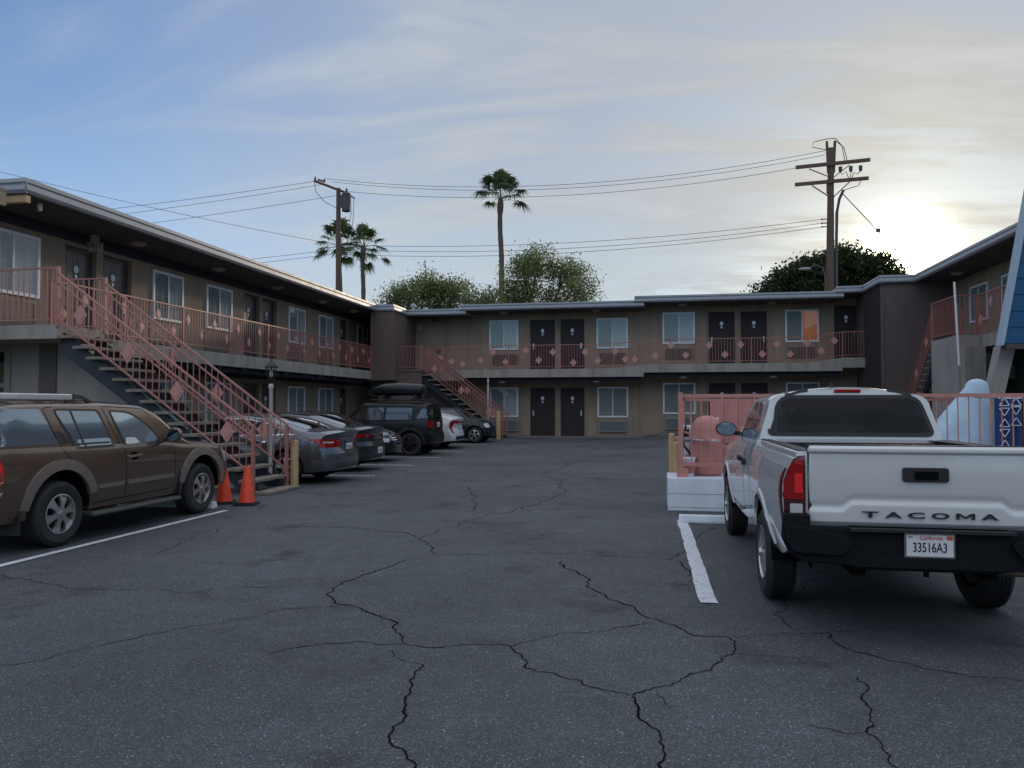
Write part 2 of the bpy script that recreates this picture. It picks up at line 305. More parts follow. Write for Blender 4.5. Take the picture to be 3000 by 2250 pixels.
# cracks: pixel polylines of the survey turned into ground coordinates (metres), see G
def G(px, py):
    a = (px - 1500) / CF; b = (1125 - py) / CF
    ca, sa, cp, sp_ = math.cos(CYAW), math.sin(CYAW), math.cos(CPITCH), math.sin(CPITCH)
    d = Vector((-sa * cp + a * ca + b * sa * sp_, ca * cp + a * sa - b * ca * sp_, sp_ + b * cp)); t = -CH / d.z
    return Vector((d.x * t, d.y * t, 0))
CR = [
 (1.0, [(0,1683),(90,1702),(180,1718),(300,1730),(400,1728),(500,1730),(565,1738),(620,1725),(750,1722),(860,1716),(950,1720),(975,1724)]),
 (1.3, [(0,1950),(80,1943),(150,1928),(230,1903),(330,1883),(420,1862),(520,1843),(600,1832),(690,1815),(760,1802),(850,1783),(930,1778),(1000,1780)]),
 (2.0, [(1190,1640),(1150,1658),(1080,1680),(1020,1703),(975,1724),(955,1742),(975,1758),(995,1772),(1060,1785),(1080,1795),(1140,1815),(1165,1828),(1158,1850),(1185,1885)]),
 (1.8, [(780,1918),(840,1903),(950,1885),(1050,1880),(1185,1887),(1290,1897),(1400,1890),(1480,1890),(1503,1905),(1530,1930),(1535,1955),(1620,1972),(1700,1995),(1770,2022),(1850,2038)]),
 (2.6, [(1235,1945),(1215,1980),(1190,2040),(1185,2075),(1190,2095),(1150,2130),(1138,2160),(1180,2195),(1205,2230),(1215,2270)]),
 (2.2, [(1640,1645),(1680,1672),(1720,1705),(1740,1730),(1775,1742),(1790,1758),(1850,1775),(1870,1795),(1920,1815),(1970,1830),(2025,1860),(2080,1865),(2140,1868)]),
 (1.3, [(1503,1895),(1580,1873),(1700,1855),(1800,1840),(1920,1826)]),
 (2.0, [(2140,1868),(2152,1895),(2153,1915),(2100,1945),(2050,1970),(2010,1983),(1990,1998),(1930,2015),(1860,2032),(1852,2040)]),
 (2.4, [(1852,2040),(1870,2070),(1870,2090),(1900,2125),(1935,2155),(1930,2175),(1942,2200),(1935,2250),(1925,2290)]),
 (1.2, [(2140,1868),(2230,1862),(2330,1858),(2430,1855),(2500,1850)]),
 (1.1, [(2153,1915),(2230,1922),(2330,1926),(2400,1928)]),
 (1.6, [(2435,1858),(2450,1885),(2500,1908),(2600,1935),(2700,1958),(2850,1985),(3010,2000)]),
 (1.8, [(2510,1985),(2535,2030),(2555,2080),(2555,2130),(2535,2145),(2580,2175),(2610,2215),(2630,2260)]),
 (1.1, [(2360,2125),(2420,2135),(2480,2150),(2530,2145)]),
 (1.0, [(1920,2020),(1945,2050),(1970,2080)]),
 (1.2, [(2010,1502),(2000,1600),(1985,1625),(1960,1640),(1850,1635),(1750,1630),(1640,1622),(1400,1625),(1290,1625)]),
 (1.5, [(1975,1640),(2005,1665),(2010,1690)]),
 (1.4, [(1290,1627),(1260,1600),(1230,1578),(1180,1560),(1100,1555),(1000,1545),(900,1543),(800,1546),(700,1553)]),
 (1.2, [(1230,1578),(1290,1548),(1340,1543),(1380,1525),(1430,1507),(1500,1500),(1560,1480)]),
 (1.0, [(1340,1543),(1420,1548),(1480,1560),(1560,1568),(1640,1565)]),
 (1.4, [(1640,1408),(1640,1430),(1620,1460),(1580,1478),(1530,1490),(1550,1500)]),
 (1.4, [(1340,1425),(1370,1428),(1395,1440),(1385,1465),(1400,1480),(1370,1500)]),
 (1.0, [(1095,1400),(1150,1382),(1180,1378),(1260,1395),(1400,1405),(1500,1412),(1640,1408)]),
 (1.0, [(1640,1408),(1690,1395),(1750,1385),(1840,1390),(1950,1395)]),
 (1.0, [(1500,1345),(1560,1352),(1620,1350),(1665,1362),(1640,1375),(1650,1408)]),
 (1.0, [(1100,1440),(1200,1450),(1330,1445),(1480,1455),(1640,1460),(1900,1462)]),
 (1.0, [(640,1548),(600,1575),(520,1600),(440,1625)]),
 (1.2, [(2330,1850),(2380,1700),(2400,1690)]),
 (1.0, [(1140,1905),(1150,1925),(1200,1940),(1235,1945)]),
]
mb = MB(); rr = random.Random(3)
for wd, pl in CR:
    pts = [G(*p) for p in pl]
    # fractal subdivision
    lvl = 3
    for k in range(4):
        np_ = [pts[0]]
        for a_, b_ in zip(pts, pts[1:]):
            l_ = (b_ - a_).length
            if l_ < .03: np_.append(b_); continue
            mid = (a_ + b_) / 2; dd = (b_ - a_); nn = Vector((-dd.y, dd.x, 0)); mid += nn * rr.uniform(-.16, .16)
            np_ += [mid, b_]
        pts = np_
    wv = []
    for i, p in enumerate(pts):
        d_ = (pts[min(i + 1, len(pts) - 1)] - pts[max(i - 1, 0)]).normalized(); nn = Vector((-d_.y, d_.x, 0))
        dist = max(3.5, p.length); ww = wd * .0019 * (0.55 + 1.1 * abs(mnoise.noise(p * 5.0)) + .35 * rr.random()) * (1 + (dist - 3.5) * .13)
        if i in (0, len(pts) - 1): ww *= .2
        z = gz(p.x, p.y) + .004
        wv += [(p.x + nn.x * ww, p.y + nn.y * ww, z), (p.x - nn.x * ww, p.y - nn.y * ww, z)]
    mb.add(wv, [(2 * i, 2 * i + 1, 2 * i + 3, 2 * i + 2) for i in range(len(pts) - 1)])
tag(mb.build('asphalt_crack', mat('crack', (0.008, 0.008, 0.010), 1.0, spec=0.0), fix=False), kind='structure')
# painted stall lines
def worn_white(name):
    m = mat(name, (0.62, 0.64, 0.68), .8, noise=.16, nscale=14); t = m.node_tree; b = t.nodes['Principled BSDF']
    o_ = [n for n in t.nodes if n.type == 'OUTPUT_MATERIAL'][0]; tr = t.nodes.new('ShaderNodeBsdfTransparent'); mi = t.nodes.new('ShaderNodeMixShader')
    tcn = t.nodes.new('ShaderNodeTexCoord'); n_ = t.nodes.new('ShaderNodeTexNoise'); n_.inputs['Scale'].default_value = 38; n_.inputs['Detail'].default_value = 5; n_.inputs['Roughness'].default_value = .7; t.links.new(tcn.outputs['Object'], n_.inputs[0])
    r_ = t.nodes.new('ShaderNodeMapRange'); t.links.new(n_.outputs[0], r_.inputs[0]); r_.inputs[1].default_value = .35; r_.inputs[2].default_value = .42
    t.links.new(r_.outputs[0], mi.inputs[0]); t.links.new(tr.outputs[0], mi.inputs[1]); t.links.new(b.outputs[0], mi.inputs[2]); t.links.new(mi.outputs[0], o_.inputs[0]); return m
WW = worn_white('worn_line_paint')
def stall_line(p, q, wd, label=None, wob=0.0):
    p = Vector((*p, 0)); q = Vector((*q, 0)); d_ = (q - p).normalized(); nn = Vector((-d_.y, d_.x, 0)); n_ = 24; vs = []
    for i in range(n_ + 1):
        c = p.lerp(q, i / n_); j = wob * mnoise.noise(Vector((i * .6, 3.1, p.x))); 
        vs += [(c.x + nn.x * (wd / 2 + j * .4) + j * nn.x, c.y + nn.y * (wd / 2 + j * .4), gz(c.x, c.y) + .008), (c.x - nn.x * (wd / 2) + j * nn.x, c.y - nn.y * wd / 2, gz(c.x, c.y) + .008)]
    mb = MB().add(vs, [(2 * i, 2 * i + 1, 2 * i + 3, 2 * i + 2) for i in range(n_)])
    tag(mb.build('parking_line', WW, fix=False), kind='structure')
stall_line((-6.42, 1.5), (-6.42, 10.75), .10)
for yy, xe in ((16.58, -6.25), (19.7, -6.35), (22.8, -6.45), (25.9, -6.5), (29.3, -6.5)): stall_line((-11.5, yy), (xe, yy), .10)
stall_line((.42, 6.45), (.355, 11.0), .14, wob=.016)
# concrete walk in front of the back wing
mb = MB()
for i in range(12):
    x0 = -9.5 + i * 1.6; x1 = x0 + 1.59; z = gz((x0 + x1) / 2, 35) ; mb.box(x0, x1, 34.2, 35.7, z - .3, z + .02)
tag(mb.build('walkway', mat('walk_concrete', (.16, .16, .165), .9, noise=.15, nscale=3)), kind='structure')

# ------------------------------------------------------------------ building components (local frame: x along the wall, -y out of it)
def wall_strip(parent, name, u0, u1, z0, z1, ops, m, th=.22):
    mb = MB(); cur = u0
    for a, b, c, d in sorted(ops):
        if a > cur: mb.box(cur, a, 0, th, z0, z1)
        if c > z0: mb.box(a, b, 0, th, z0, c)
        if d < z1: mb.box(a, b, 0, th, d, z1)
        cur = b
    if cur < u1: mb.box(cur, u1, 0, th, z0, z1)
    return mb.build(name, m, parent)
def window(parent, u0, u1, z0, z1, muntins=False, blind='blind', dark_side=0, fw=.075, curtain=None):
    f = MB(); y0, y1 = -.05, .0; um = (u0 + u1) / 2
    f.box(u0, u0 + fw, y0, y1, z0, z1).box(u1 - fw, u1, y0, y1, z0, z1).box(u0 + fw, u1 - fw, y0, y1, z1 - fw, z1).box(u0 + fw, u1 - fw, y0, y1, z0, z0 + fw)
    f.box(um - .022, um + .022, y0 + .006, y1, z0 + fw, z1 - fw)
    if muntins:
        for s0, s1 in ((u0 + fw, um - .022), (um + .022, u1 - fw)):
            uc = (s0 + s1) / 2; f.box(uc - .007, uc + .007, -.027, -.014, z0 + fw, z1 - fw)
            for k in (1, 2, 3):
                zc = z0 + fw + (z1 - z0 - 2 * fw) * k / 4; f.box(s0, s1, -.0265, -.0145, zc - .007, zc + .007)
    fr = f.build('window', M['wframe'], parent, bevel=.006)
    g = MB(); g.box(u0 + fw, um - .022, -.034, -.030, z0 + fw, z1 - fw).box(um + .022, u1 - fw, -.040, -.036, z0 + fw, z1 - fw)
    g.build('pane', M['pane'], fr)
    s = MB()
    # pleated drape on the one side, slatted shutter on the other
    for side, (s0, s1) in enumerate(((u0 + fw, um), (um, u1 - fw))):
        if side == dark_side:
            n = 14
            for k in range(n):
                a = s0 + (s1 - s0) * k / n; b = s0 + (s1 - s0) * (k + 1) / n; yy = -.004 - .006 * (k % 2)
                s.add([(a, yy, z0 + fw), (b, yy - .006 * (1 - 2 * (k % 2)), z0 + fw), (b, yy - .006 * (1 - 2 * (k % 2)), z1 - fw), (a, yy, z1 - fw)], [(0, 1, 2, 3)])
    if s.v: s.build('curtain', M['blind_dark'], fr, fix=False)
    s = MB(); n = int((z1 - z0) / .07)
    for side, (s0, s1) in enumerate(((u0 + fw, um), (um, u1 - fw))):
        if side != dark_side:
            for k in range(n):
                a = z0 + fw + (z1 - z0 - 2 * fw) * k / n; b = z0 + fw + (z1 - z0 - 2 * fw) * (k + .93) / n
                s.add([(s0, -.016, a), (s1, -.016, a), (s1, -.004, b), (s0, -.004, b)], [(0, 1, 2, 3)])
    s.build('shutter', M[blind], fr, fix=False)
    return fr
def door(parent, u0, u1, z0, z1, y=0.0, hinge=1, jamb=.05, style='six', m='door', number=None):
    d = MB(); d.box(u0 + jamb, u1 - jamb, y - .012, y + .03, z0 + .01, z1 - jamb)
    w_ = u1 - u0 - 2 * jamb; h_ = z1 - z0 - jamb
    def pan(a, b, c, e):
        x0, x1, q0, q1 = u0 + jamb + a * w_, u0 + jamb + b * w_, z0 + c * h_, z0 + e * h_
        t = .022
        d.box(x0, x1, y - .020, y - .012, q0, q0 + t).box(x0, x1, y - .020, y - .012, q1 - t, q1).box(x0, x0 + t, y - .0205, y - .012, q0 + t, q1 - t).box(x1 - t, x1, y - .0205, y - .012, q0 + t, q1 - t)
        d.box(x0 + .05, x1 - .05, y - .022, y - .012, q0 + .05, q1 - .05)
    if style == 'six':
        for a, b in ((.12, .45), (.55, .88)):
            pan(a, b, .82, .93); pan(a, b, .45, .78); pan(a, b, .10, .40)
    else:
        pan(.12, .88, .84, .94); pan(.12, .88, .06, .80)
        for k in range(1, 6): d.box(u0 + jamb + w_ * (.15 + k * .117) - .004, u0 + jamb + w_ * (.15 + k * .117) + .004, y - .0225, y - .021, z0 + .09 * h_, z0 + .77 * h_)
    o = d.build('door', M[m], parent)
    f = MB().box(u0 - .02, u0 + jamb, y - .045, y + .02, z0, z1).box(u1 - jamb, u1 + .02, y - .045, y + .02, z0, z1).box(u0 + jamb, u1 - jamb, y - .045, y + .02, z1 - jamb, z1)
    f.build('door_frame', M[m] if style != 'six' else M['door'], o)
    uc = (u0 + u1) / 2; zc = z0 + h_ * .80
    n = MB(); n.prism([(uc + .085 * math.cos(a), zc + .10 * math.sin(a)) for a in [PI / 2 + k * 2 * PI / 6 for k in range(6)]], 'y', y - .034, y - .026)
    n.prism([(uc - .03, zc - .22), (uc + .03, zc - .22), (uc + .045, zc - .13), (uc - .045, zc - .13)], 'y', y - .034, y - .026)
    n.build('number_plaque', M['white'], o)
    hx = u0 + jamb + .07 if hinge > 0 else u1 - jamb - .07; zh = z0 + h_ * .47
    k_ = MB().box(hx - .028, hx + .028, y - .035, y - .022, zh - .10, zh + .16).tube([(hx, y - .03, zh), (hx, y - .08, zh), (hx + .10 * hinge, y - .085, zh)], .011, 8)
    k_.build('handle', M['metal'], o)
    return o
def ac_unit(parent, u0, u1, z0, z1, m='ac', dp=.06, zig=False):
    a = MB(); a.box(u0, u1, -.02, .0, z0, z1)
    t = .03; a.box(u0, u1, -dp, -.02, z1 - t, z1).box(u0, u1, -dp, -.02, z0, z0 + t).box(u0, u0 + t, -dp, -.02, z0 + t, z1 - t).box(u1 - t, u1, -dp, -.02, z0 + t, z1 - t)
    n = int((z1 - z0 - 2 * t) / .035)
    for k in range(n):
        z = z0 + t + .01 + k * .035; a.box(u0 + t, u1 - t, -dp + .008, -.025, z, z + .016)
    return a.build('air_conditioner', M[m], parent)
def rail_run(pts, top=1.05, low=.12, post=2.4, bal=.125, pr=.022, mb=None, handrail=0, tw=.045, skip_posts=()):
    """fence-like railing standing on the polyline pts (floor level)"""
    mb = mb or MB()
    for i in range(len(pts) - 1):
        p, q = Vector(pts[i]), Vector(pts[i + 1]); d = q - p; h = Vector((d.x, d.y, 0)).length
        up = Vector((0, 0, 1))
        mb.bar(p + up * top, q + up * top, tw, .032); mb.bar(p + up * low, q + up * low, .03, .026)
        if handrail: mb.bar(p + up * handrail, q + up * handrail, .034, .034)
        n = max(1, round(h / bal)); npst = max(1, round(h / post))
        for k in range(1 if i else 0, n + 1):
            c = p.lerp(q, k / n); mb.box(c.x - .0075, c.x + .0075, c.y - .0075, c.y + .0075, c.z + low, c.z + top)
        for k in range(1 if i else 0, npst + 1):
            c = p.lerp(q, k / npst); mb.box(c.x - pr, c.x + pr, c.y - pr, c.y + pr, c.z - .02, c.z + top + .005)
    return mb
def diamonds(parent, p, q, offs, axis_n, size=.17, m='pink_light'):
    p = Vector(p); q = Vector(q); d = (q - p); hd = Vector((d.x, d.y, 0)).normalized()
    for t, h in offs:
        c = p.lerp(q, t) + Vector((0, 0, h)); nrm = Vector(axis_n) * .014; s = size
        vs = [c + hd * s * .72, c + Vector((0, 0, s)), c - hd * s * .72, c - Vector((0, 0, s))]
        mb = MB(); mb.add([v + nrm for v in vs] + [v + nrm * 1.9 for v in vs], [(0, 1, 2, 3), (4, 7, 6, 5), (0, 4, 5, 1), (1, 5, 6, 2), (2, 6, 7, 3), (3, 7, 4, 0)])
        # raised centre
        vs2 = [c + (v - c) * .6 for v in vs]; mb.add([v + nrm * 1.9 for v in vs2] + [v + nrm * 2.4 for v in vs2], [(4, 7, 6, 5), (0, 4, 5, 1), (1, 5, 6, 2), (2, 6, 7, 3), (3, 7, 4, 0)])
        mb.build('diamond_plaque', M[m], parent)
def gutter(parent, u0, u1, ye, zb, zt, name='gutter'):
    h = zt - zb
    poly = [(ye + .02, zt), (ye - .05, zt - .01), (ye - .055, zt - .28 * h), (ye - .015, zt - .36 * h), (ye - .015, zt - .44 * h), (ye - .08, zt - .46 * h), (ye - .09, zt - .80 * h), (ye - .05, zb + .01), (ye + .02, zb)]
    return MB().prism(poly, 'x', u0, u1).build(name, M['gutter'], parent)
def dome_lamp(parent, u, y, z, r=.14):
    MB().lathe([(r, 0), (r, -.03), (r * .8, -.07), (r * .4, -.095), (.001, -.1)], (u, y, z), 'z', 16).build('ceiling_lamp', M['sign_grey'], parent, smooth=True)

# ------------------------------------------------------------------ left wing  (local x = world Y)
LX, LY0 = -13.69, 12.2
LW = thing('motel_wing', (LX, LY0, 0), 'long brown two storey motel wing on the left side of the parking lot', 'motel wing', R(90))
def ly(Y): return Y - LY0
wing_end = 37.0
udoors = [(15.85, 16.88), (17.12, 18.2), (23.9, 24.95), (25.15, 26.2), (32.0, 32.95)]
uwins = [(13.6, 15.06), (19.04, 20.44), (21.63, 23.1), (27.07, 28.48), (29.75, 31.15), (33.9, 35.2)]
ops = [(ly(a), ly(b), 3.13, 5.42) for a, b in udoors]
wall_strip(LW, 'upper_wall', 0.3, ly(wing_end), 3.02, 5.80, ops, M['stucco'])
gdoors = [(23.9, 24.95), (25.15, 26.2), (32.0, 32.95)]
ops = [(ly(a), ly(b), 0.02, 2.36) for a, b in gdoors]
wall_strip(LW, 'ground_wall', 0.3, ly(wing_end), -.05, 3.02, ops, M['stucco'])
for a, b in udoors: door(LW, ly(a), ly(b), 3.13, 5.40, y=.17, hinge=1)
for a, b in gdoors: door(LW, ly(a), ly(b), 0.02, 2.34, y=.17, hinge=1)
for i, (a, b) in enumerate(uwins):
    window(LW, ly(a), ly(b), 4.0, 5.38, True, blind='blind', dark_side=0)
    ac_unit(LW, ly(a) - .05, ly(b) - .1, 3.32, 3.88, dp=.035)
for a, b in uwins[2:5]: window(LW, ly(a), ly(b), 1.05, 2.34, True, blind='blind_dark', dark_side=0)
# a ground window with a patterned net curtain behind the stairs
window(LW, ly(19.0), ly(20.5), 1.0, 2.34, False, blind='blind', dark_side=0)
MB().box(.3, ly(wing_end), .225, 8, 0, 5.785).build('room_block', M['stucco'], LW)
MB().box(.3, ly(wing_end), -.03, -.001, 5.52, 5.78).build('frieze_board', M['band'], LW)
MB().box(.3, ly(wing_end), -.02, -.001, 2.52, 2.76).build('frieze_board', M['band'], LW)
MB().box(.85, ly(wing_end), -1.5, 8, 5.79, 6.02).build('roof', M['rooftop'], LW)
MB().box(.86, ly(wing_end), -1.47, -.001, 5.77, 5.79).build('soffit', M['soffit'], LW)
gutter(LW, .80, ly(32.36), -1.5, 5.78, 6.09)
# gable end fascia of the roof, facing the street
g = MB(); zt, zb = 6.09, 5.78
g.prism([(.83, zt), (.80, zt - .01), (.78, zt - .09), (.82, zt - .12), (.82, zt - .15), (.76, zt - .17), (.75, zt - .25), (.80, zb), (.85, zb)], 'x', 0, 9.5)
g.v = [(y, x - 1.56, z) for x, y, z in g.v]; g.build('gutter', M['gutter'], LW)
MB().box(.86, .98, -1.5, -.9, 5.62, 5.765).build('eave_bracket', M['bollard'], LW)
MB().box(.3, .5, -1.40, 7, 5.45, 5.77).build('end_beam', M['stucco'], LW)
# balcony
sl_ = MB(); sl_.box(ly(13.95), ly(32.36), -1.315, -.001, 2.76, 3.13); sl_.build('balcony_slab', M['slab'], LW)
MB().box(ly(13.9), ly(32.36), -1.10, -.9, 2.60, 2.755).build('beam', M['band'], LW)
for k in range(14):
    yy = ly(15.0 + k * 1.35)
    if k % 1 == 0: MB().box(yy - .05, yy + .05, -1.28, -.02, 2.66, 2.758).build('joist', M['band'], LW) if k < 13 else None
p, q = (ly(13.95), -1.29, 3.13), (ly(32.36), -1.29, 3.13)
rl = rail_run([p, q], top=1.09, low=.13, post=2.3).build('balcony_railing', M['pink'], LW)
nd = 29
diamonds(rl, p, q, [((k + .55) / nd, .78 if k % 2 else .42) for k in range(nd)], (0, -1, 0), .155)
for yy in (17.5, 21.2, 24.9, 28.6, 31.8): dome_lamp(LW, ly(yy), -.7, 5.765, .2)
for yy in (19.5, 24.0, 28.6, 31.6): dome_lamp(LW, ly(yy), -.55, 2.755, .15)
# cameras under the eave near the corner
for yy, oy in ((13.3, -.6), (13.75, -1.2)):
    c = MB(); c.lathe([(.001, -.16), (.045, -.14), (.05, -.08), (.05, 0)], (ly(yy), oy, 5.77), 'z', 12).build('security_camera', M['white'], LW, smooth=True)
# landing volume at the near end of the wing
st = thing('stair_landing_wall', (-11.1, 13.9, 0), 'grey stucco wall with diagonal edge and dark opening under the near left stairs', 'wall')
def W2L(o, X, Y, Z=0): return (X - o.location.x, Y - o.location.y, Z - o.location.z)
mb = MB()
# diagonal-topped wall at Y 13.75..13.95, opening at the left
yw0, yw1 = 13.74 - 13.9, 13.93 - 13.9
def px_(X): return X + 11.1
mb.prism([(px_(-13.15), 0), (px_(-8.05), 0), (px_(-8.05), .08), (px_(-11.9), 2.86), (px_(-13.15), 2.86)], 'y', yw0, yw1)
mb.prism([(px_(-19), 0), (px_(-14.6), 0), (px_(-14.6), 2.86), (px_(-19), 2.86)], 'y', yw0, yw1)
mb.box(px_(-14.6), px_(-13.15), yw0, yw1, 0, 1.0).box(px_(-14.6), px_(-13.15), yw0, yw1, 2.72, 2.86).box(px_(-14.6), px_(-13.15), yw0 - .02, yw1, 1.98, 2.06)
mb.build('wall_panel', M['stucco_grey'], st)
MB().box(px_(-12.42), px_(-12.02), yw0 - .03, yw0 - .001, 0, 2.86).build('pilaster', mat('pilaster_brown', (.15, .12, .10), .9, noise=.1), st)
MB().box(px_(-13.24), px_(-13.10), yw0 - .035, yw0 - .002, 1.0, 2.75).build('opening_trim', M['sign_grey'], st)
MB().box(px_(-19), px_(-11.1), -1.24, .05, 2.865, 3.13).build('landing_slab', M['slab'], st)
mb = rail_run([(px_(-19), -1.2, 3.13), (0, -1.2, 3.13)], top=1.08, low=.1, post=2.0)
rail_run([(0, .05, 3.13), (-1.27, .05, 3.13)], top=1.08, low=.1, post=2.0, mb=mb); mb.build('landing_railing', M['pink'], st)

# ------------------------------------------------------------------ stairs: top edge at (0,0,ztop), run along local +x, width along +y
def stairs(loc, rz, ztop, run, width, zbot, label, n=16, hand=True, dia=3, group='pink railed outdoor stairs'):
    t = thing('outdoor_staircase', loc, label, 'staircase', rz, group)
    rise = (ztop - zbot) / n; go = run / n; sl__ = (ztop - zbot) / run
    for k in range(n):
        z = ztop - rise * (k + 1); x = go * k
        MB().box(x + .02, x + go + .05, .02, width - .02, z - .055, z).build('tread', M['tread'], t, bevel=.008)
    for y in (.16, width - .22):
        s = MB().prism([(-.05, ztop - .10), (run - .15, zbot - .02), (run - .55, zbot - .02), (-.05, ztop - .52)], 'y', y, y + .06); s.build('stringer', M['stringer'], t)
    for y, sgn in ((0.0, -1), (width, 1)):
        x1 = run * .94
        a = (0, y, ztop); b = (x1, y, ztop - sl__ * x1)
        mb = MB(); rail_run([(a[0], a[1], a[2] + .06), (b[0], b[1], b[2] + .06)], top=.92, low=.06, post=9, bal=.135, mb=mb, handrail=0, pr=.026)
        mb.bar(Vector(a) + Vector((0, 0, 1.00 - .20)), Vector(b) + Vector((0, 0, .98 - .20)), .03, .03)
        mb.box(-.028, .028, y - .028, y + .028, ztop - .05, ztop + 1.10)
        mb.box(b[0] - .028, b[0] + .028, y - .028, y + .028, max(zbot - .0, b[2] - .2), b[2] + .98)
        # foot loop of the handrail
        zt_ = b[2] + .97; mb.tube([(b[0], y, zt_), (b[0] + .10, y, zt_ - .06), (b[0] + .17, y, zt_ - .18), (b[0] + .15, y, zt_ - .30), (b[0] + .02, y, zt_ - .34)], .016, 8)
        r_ = mb.build('stair_railing', M['pink'], t)
        diamonds(r_, a, b, [((k + .5) / dia, .52) for k in range(dia)], (0, sgn, 0), .20)
    return t
stairs((-11.1, 12.68, 0), 0, 3.13, 4.3, 1.27, 0.06, 'wide open tread stairs with pink railings beside the brown sport utility vehicle', n=15, dia=4)

# ------------------------------------------------------------------ back wing (local x = world X)
BY = 35.7
BW = thing('motel_wing', (0, BY, 0), 'brown two storey motel wing across the back with stepped roof and balcony', 'motel wing')
wall_strip(BW, 'upper_wall', -14.2, -.5, 3.1, 5.97, [(-12.05, -11.42, 3.2, 5.35)], M['stucco'])
wall_strip(BW, 'upper_wall', -.5, 8.75, 3.1, 6.34, [], M['stucco'])
wall_strip(BW, 'ground_wall', -14.2, 8.75, -.05, 3.1, [], M['stucco'])
MB().box(-12.05, -11.42, .14, .2, 3.2, 5.35).build('door', M['band'], BW)
MB().box(-14.2, 8.7, .225, 8, -.05, 5.77).build('room_block', M['stucco'], BW)
for a, b in ((-7.74, -6.34), (-2.66, -1.22)):
    window(BW, a, b, 4.23, 5.64, blind='blind', dark_side=0); window(BW, a + .03, b, 1.05, 2.46, blind='blind' if a < -5 else 'blind_dark', dark_side=0)
for a, b in ((.34, 1.78), (5.68, 7.10)):
    window(BW, a, b, 4.40, 5.84, blind='blind', dark_side=0); window(BW, a, b, 1.21, 2.63, blind='blind_dark', dark_side=0)
# the lit-looking window on the right has an orange blind; faint glow put into its material
orange_glow = mat('orange_glow_screen', (.75, .26, .10), .7, noise=.25, nscale=3, emit=(1.0, .30, .12), est=.07)
s = MB().box(6.41, 7.02, -.030, -.024, 4.49, 5.76); s.build('glowing_orange_blind', orange_glow, BW)
for a, b in ((-5.74, -4.63), (-4.31, -3.26)):
    door(BW, a, b, 3.27, 5.61, style='tall', m='door_dark', hinge=1 if a < -5 else -1); door(BW, a, b, .18, 2.42, style='tall', m='door_dark', hinge=1 if a < -5 else -1)
for a, b in ((2.40, 3.49), (3.80, 4.88)):
    door(BW, a, b, 3.44, 5.80, style='tall', m='door_dark', hinge=1 if a < 3 else -1); door(BW, a, b, .36, 2.60, style='tall', m='door_dark', hinge=1 if a < 3 else -1)
door(BW, 7.75, 8.68, 3.64, 5.96, style='tall', m='door_dark', hinge=-1)
for a, z in ((-7.6, 3.55), (-2.55, 3.55), (.45, 3.72), (5.75, 3.72)): ac_unit(BW, a, a + 1.22, z, z + .47, 'ac')
for a, z in ((-7.6, .40), (-2.56, .39), (.45, .52)): ac_unit(BW, a, a + 1.24, z, z + .5, 'ac_grey', dp=.12)
yf = -1.5
tops = [(-10.45, 3.07), (-8.9, 3.24), (-1.80, 3.24), (-.42, 3.41), (6.3, 3.42), (7.74, 3.61), (8.74, 3.61)]
bots = [(8.74, 3.19), (7.72, 3.19), (7.72, 3.05), (-.50, 3.05), (-.50, 2.87), (-8.62, 2.87), (-8.62, 2.74), (-10.45, 2.74)]
MB().prism(tops + bots, 'y', yf, -.002).build('balcony_slab', M['slab'], BW)
MB().box(-8.6, -.6, -1.2, -1.0, 2.70, 2.865).box(-.4, 7.7, -1.2, -1.0, 2.86, 3.045).build('beam', M['band'], BW)
pts = [(x, yf + .04, z) for x, z in tops]; pts[-1] = (8.7, yf + .04, 3.61)
rl = rail_run(pts, top=1.08, low=.10, post=2.45).build('balcony_railing', M['pink'], BW)
dpx = [(1289,1050),(1322,1059),(1355,1067),(1407,1056),(1443,1031),(1480,1060),(1541,1027),(1578,1055),(1620,1031),(1680,1062),(1715,1031),(1752,1056),(1803,1029),(1833,1052),(1861,1052),(1922,1042),(1967,1011),(2011,1040),(2080,1011),(2126,1038),(2172,1009),(2236,1037),(2279,1008),(2318,1037),(2368,1005),(2409,1028),(2448,998)]
for a_, b_ in dpx:
    d0 = G(a_, 1300); r_ = Vector((d0.x, d0.y, 0)) * (34.2 / d0.y); depth = -r_.x * math.sin(CYAW) + r_.y * math.cos(CYAW)
    z_ = CH + (1188 - b_) / CF * depth
    c = MB(); s = .17; vs = [(r_.x + s * .95, yf + .02, z_), (r_.x, yf + .02, z_ + s), (r_.x - s * .95, yf + .02, z_), (r_.x, yf + .02, z_ - s)]
    c.add(vs + [(x, y - .015, z) for x, y, z in vs], [(0, 1, 2, 3), (4, 7, 6, 5), (0, 4, 5, 1), (1, 5, 6, 2), (2, 6, 7, 3), (3, 7, 4, 0)]); c.build('diamond_plaque', M['pink_light'], rl)
for (a, b, zb, ye) in ((-11.4, -8.55, 5.78, -1.45), (-8.78, -.48, 5.95, -1.5), (-.86, 7.76, 6.13, -1.55), (7.50, 8.75, 6.32, -1.58)):
    MB().box(a, b, ye, 9, zb + .01, zb + .22).build('roof', M['rooftop'], BW)
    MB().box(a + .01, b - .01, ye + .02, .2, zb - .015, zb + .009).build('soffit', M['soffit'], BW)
    gutter(BW, a - .02, b + .02, ye, zb - .01, zb + .29)
for x, z in ((-6.9, 5.94), (-2.6, 5.94), (1.2, 6.12), (5.0, 6.12)): dome_lamp(BW, x, -.8, z - .01, .2)
for x, z in ((-6.9, 2.7), (-2.6, 2.7), (1.2, 2.86), (5.0, 2.86)): dome_lamp(BW, x, -1.1, z, .17)
MB().box(-11.27, -11.05, -.14, -.001, 5.20, 5.55).build('wall_lamp', M['sign_grey'], BW, bevel=.01)
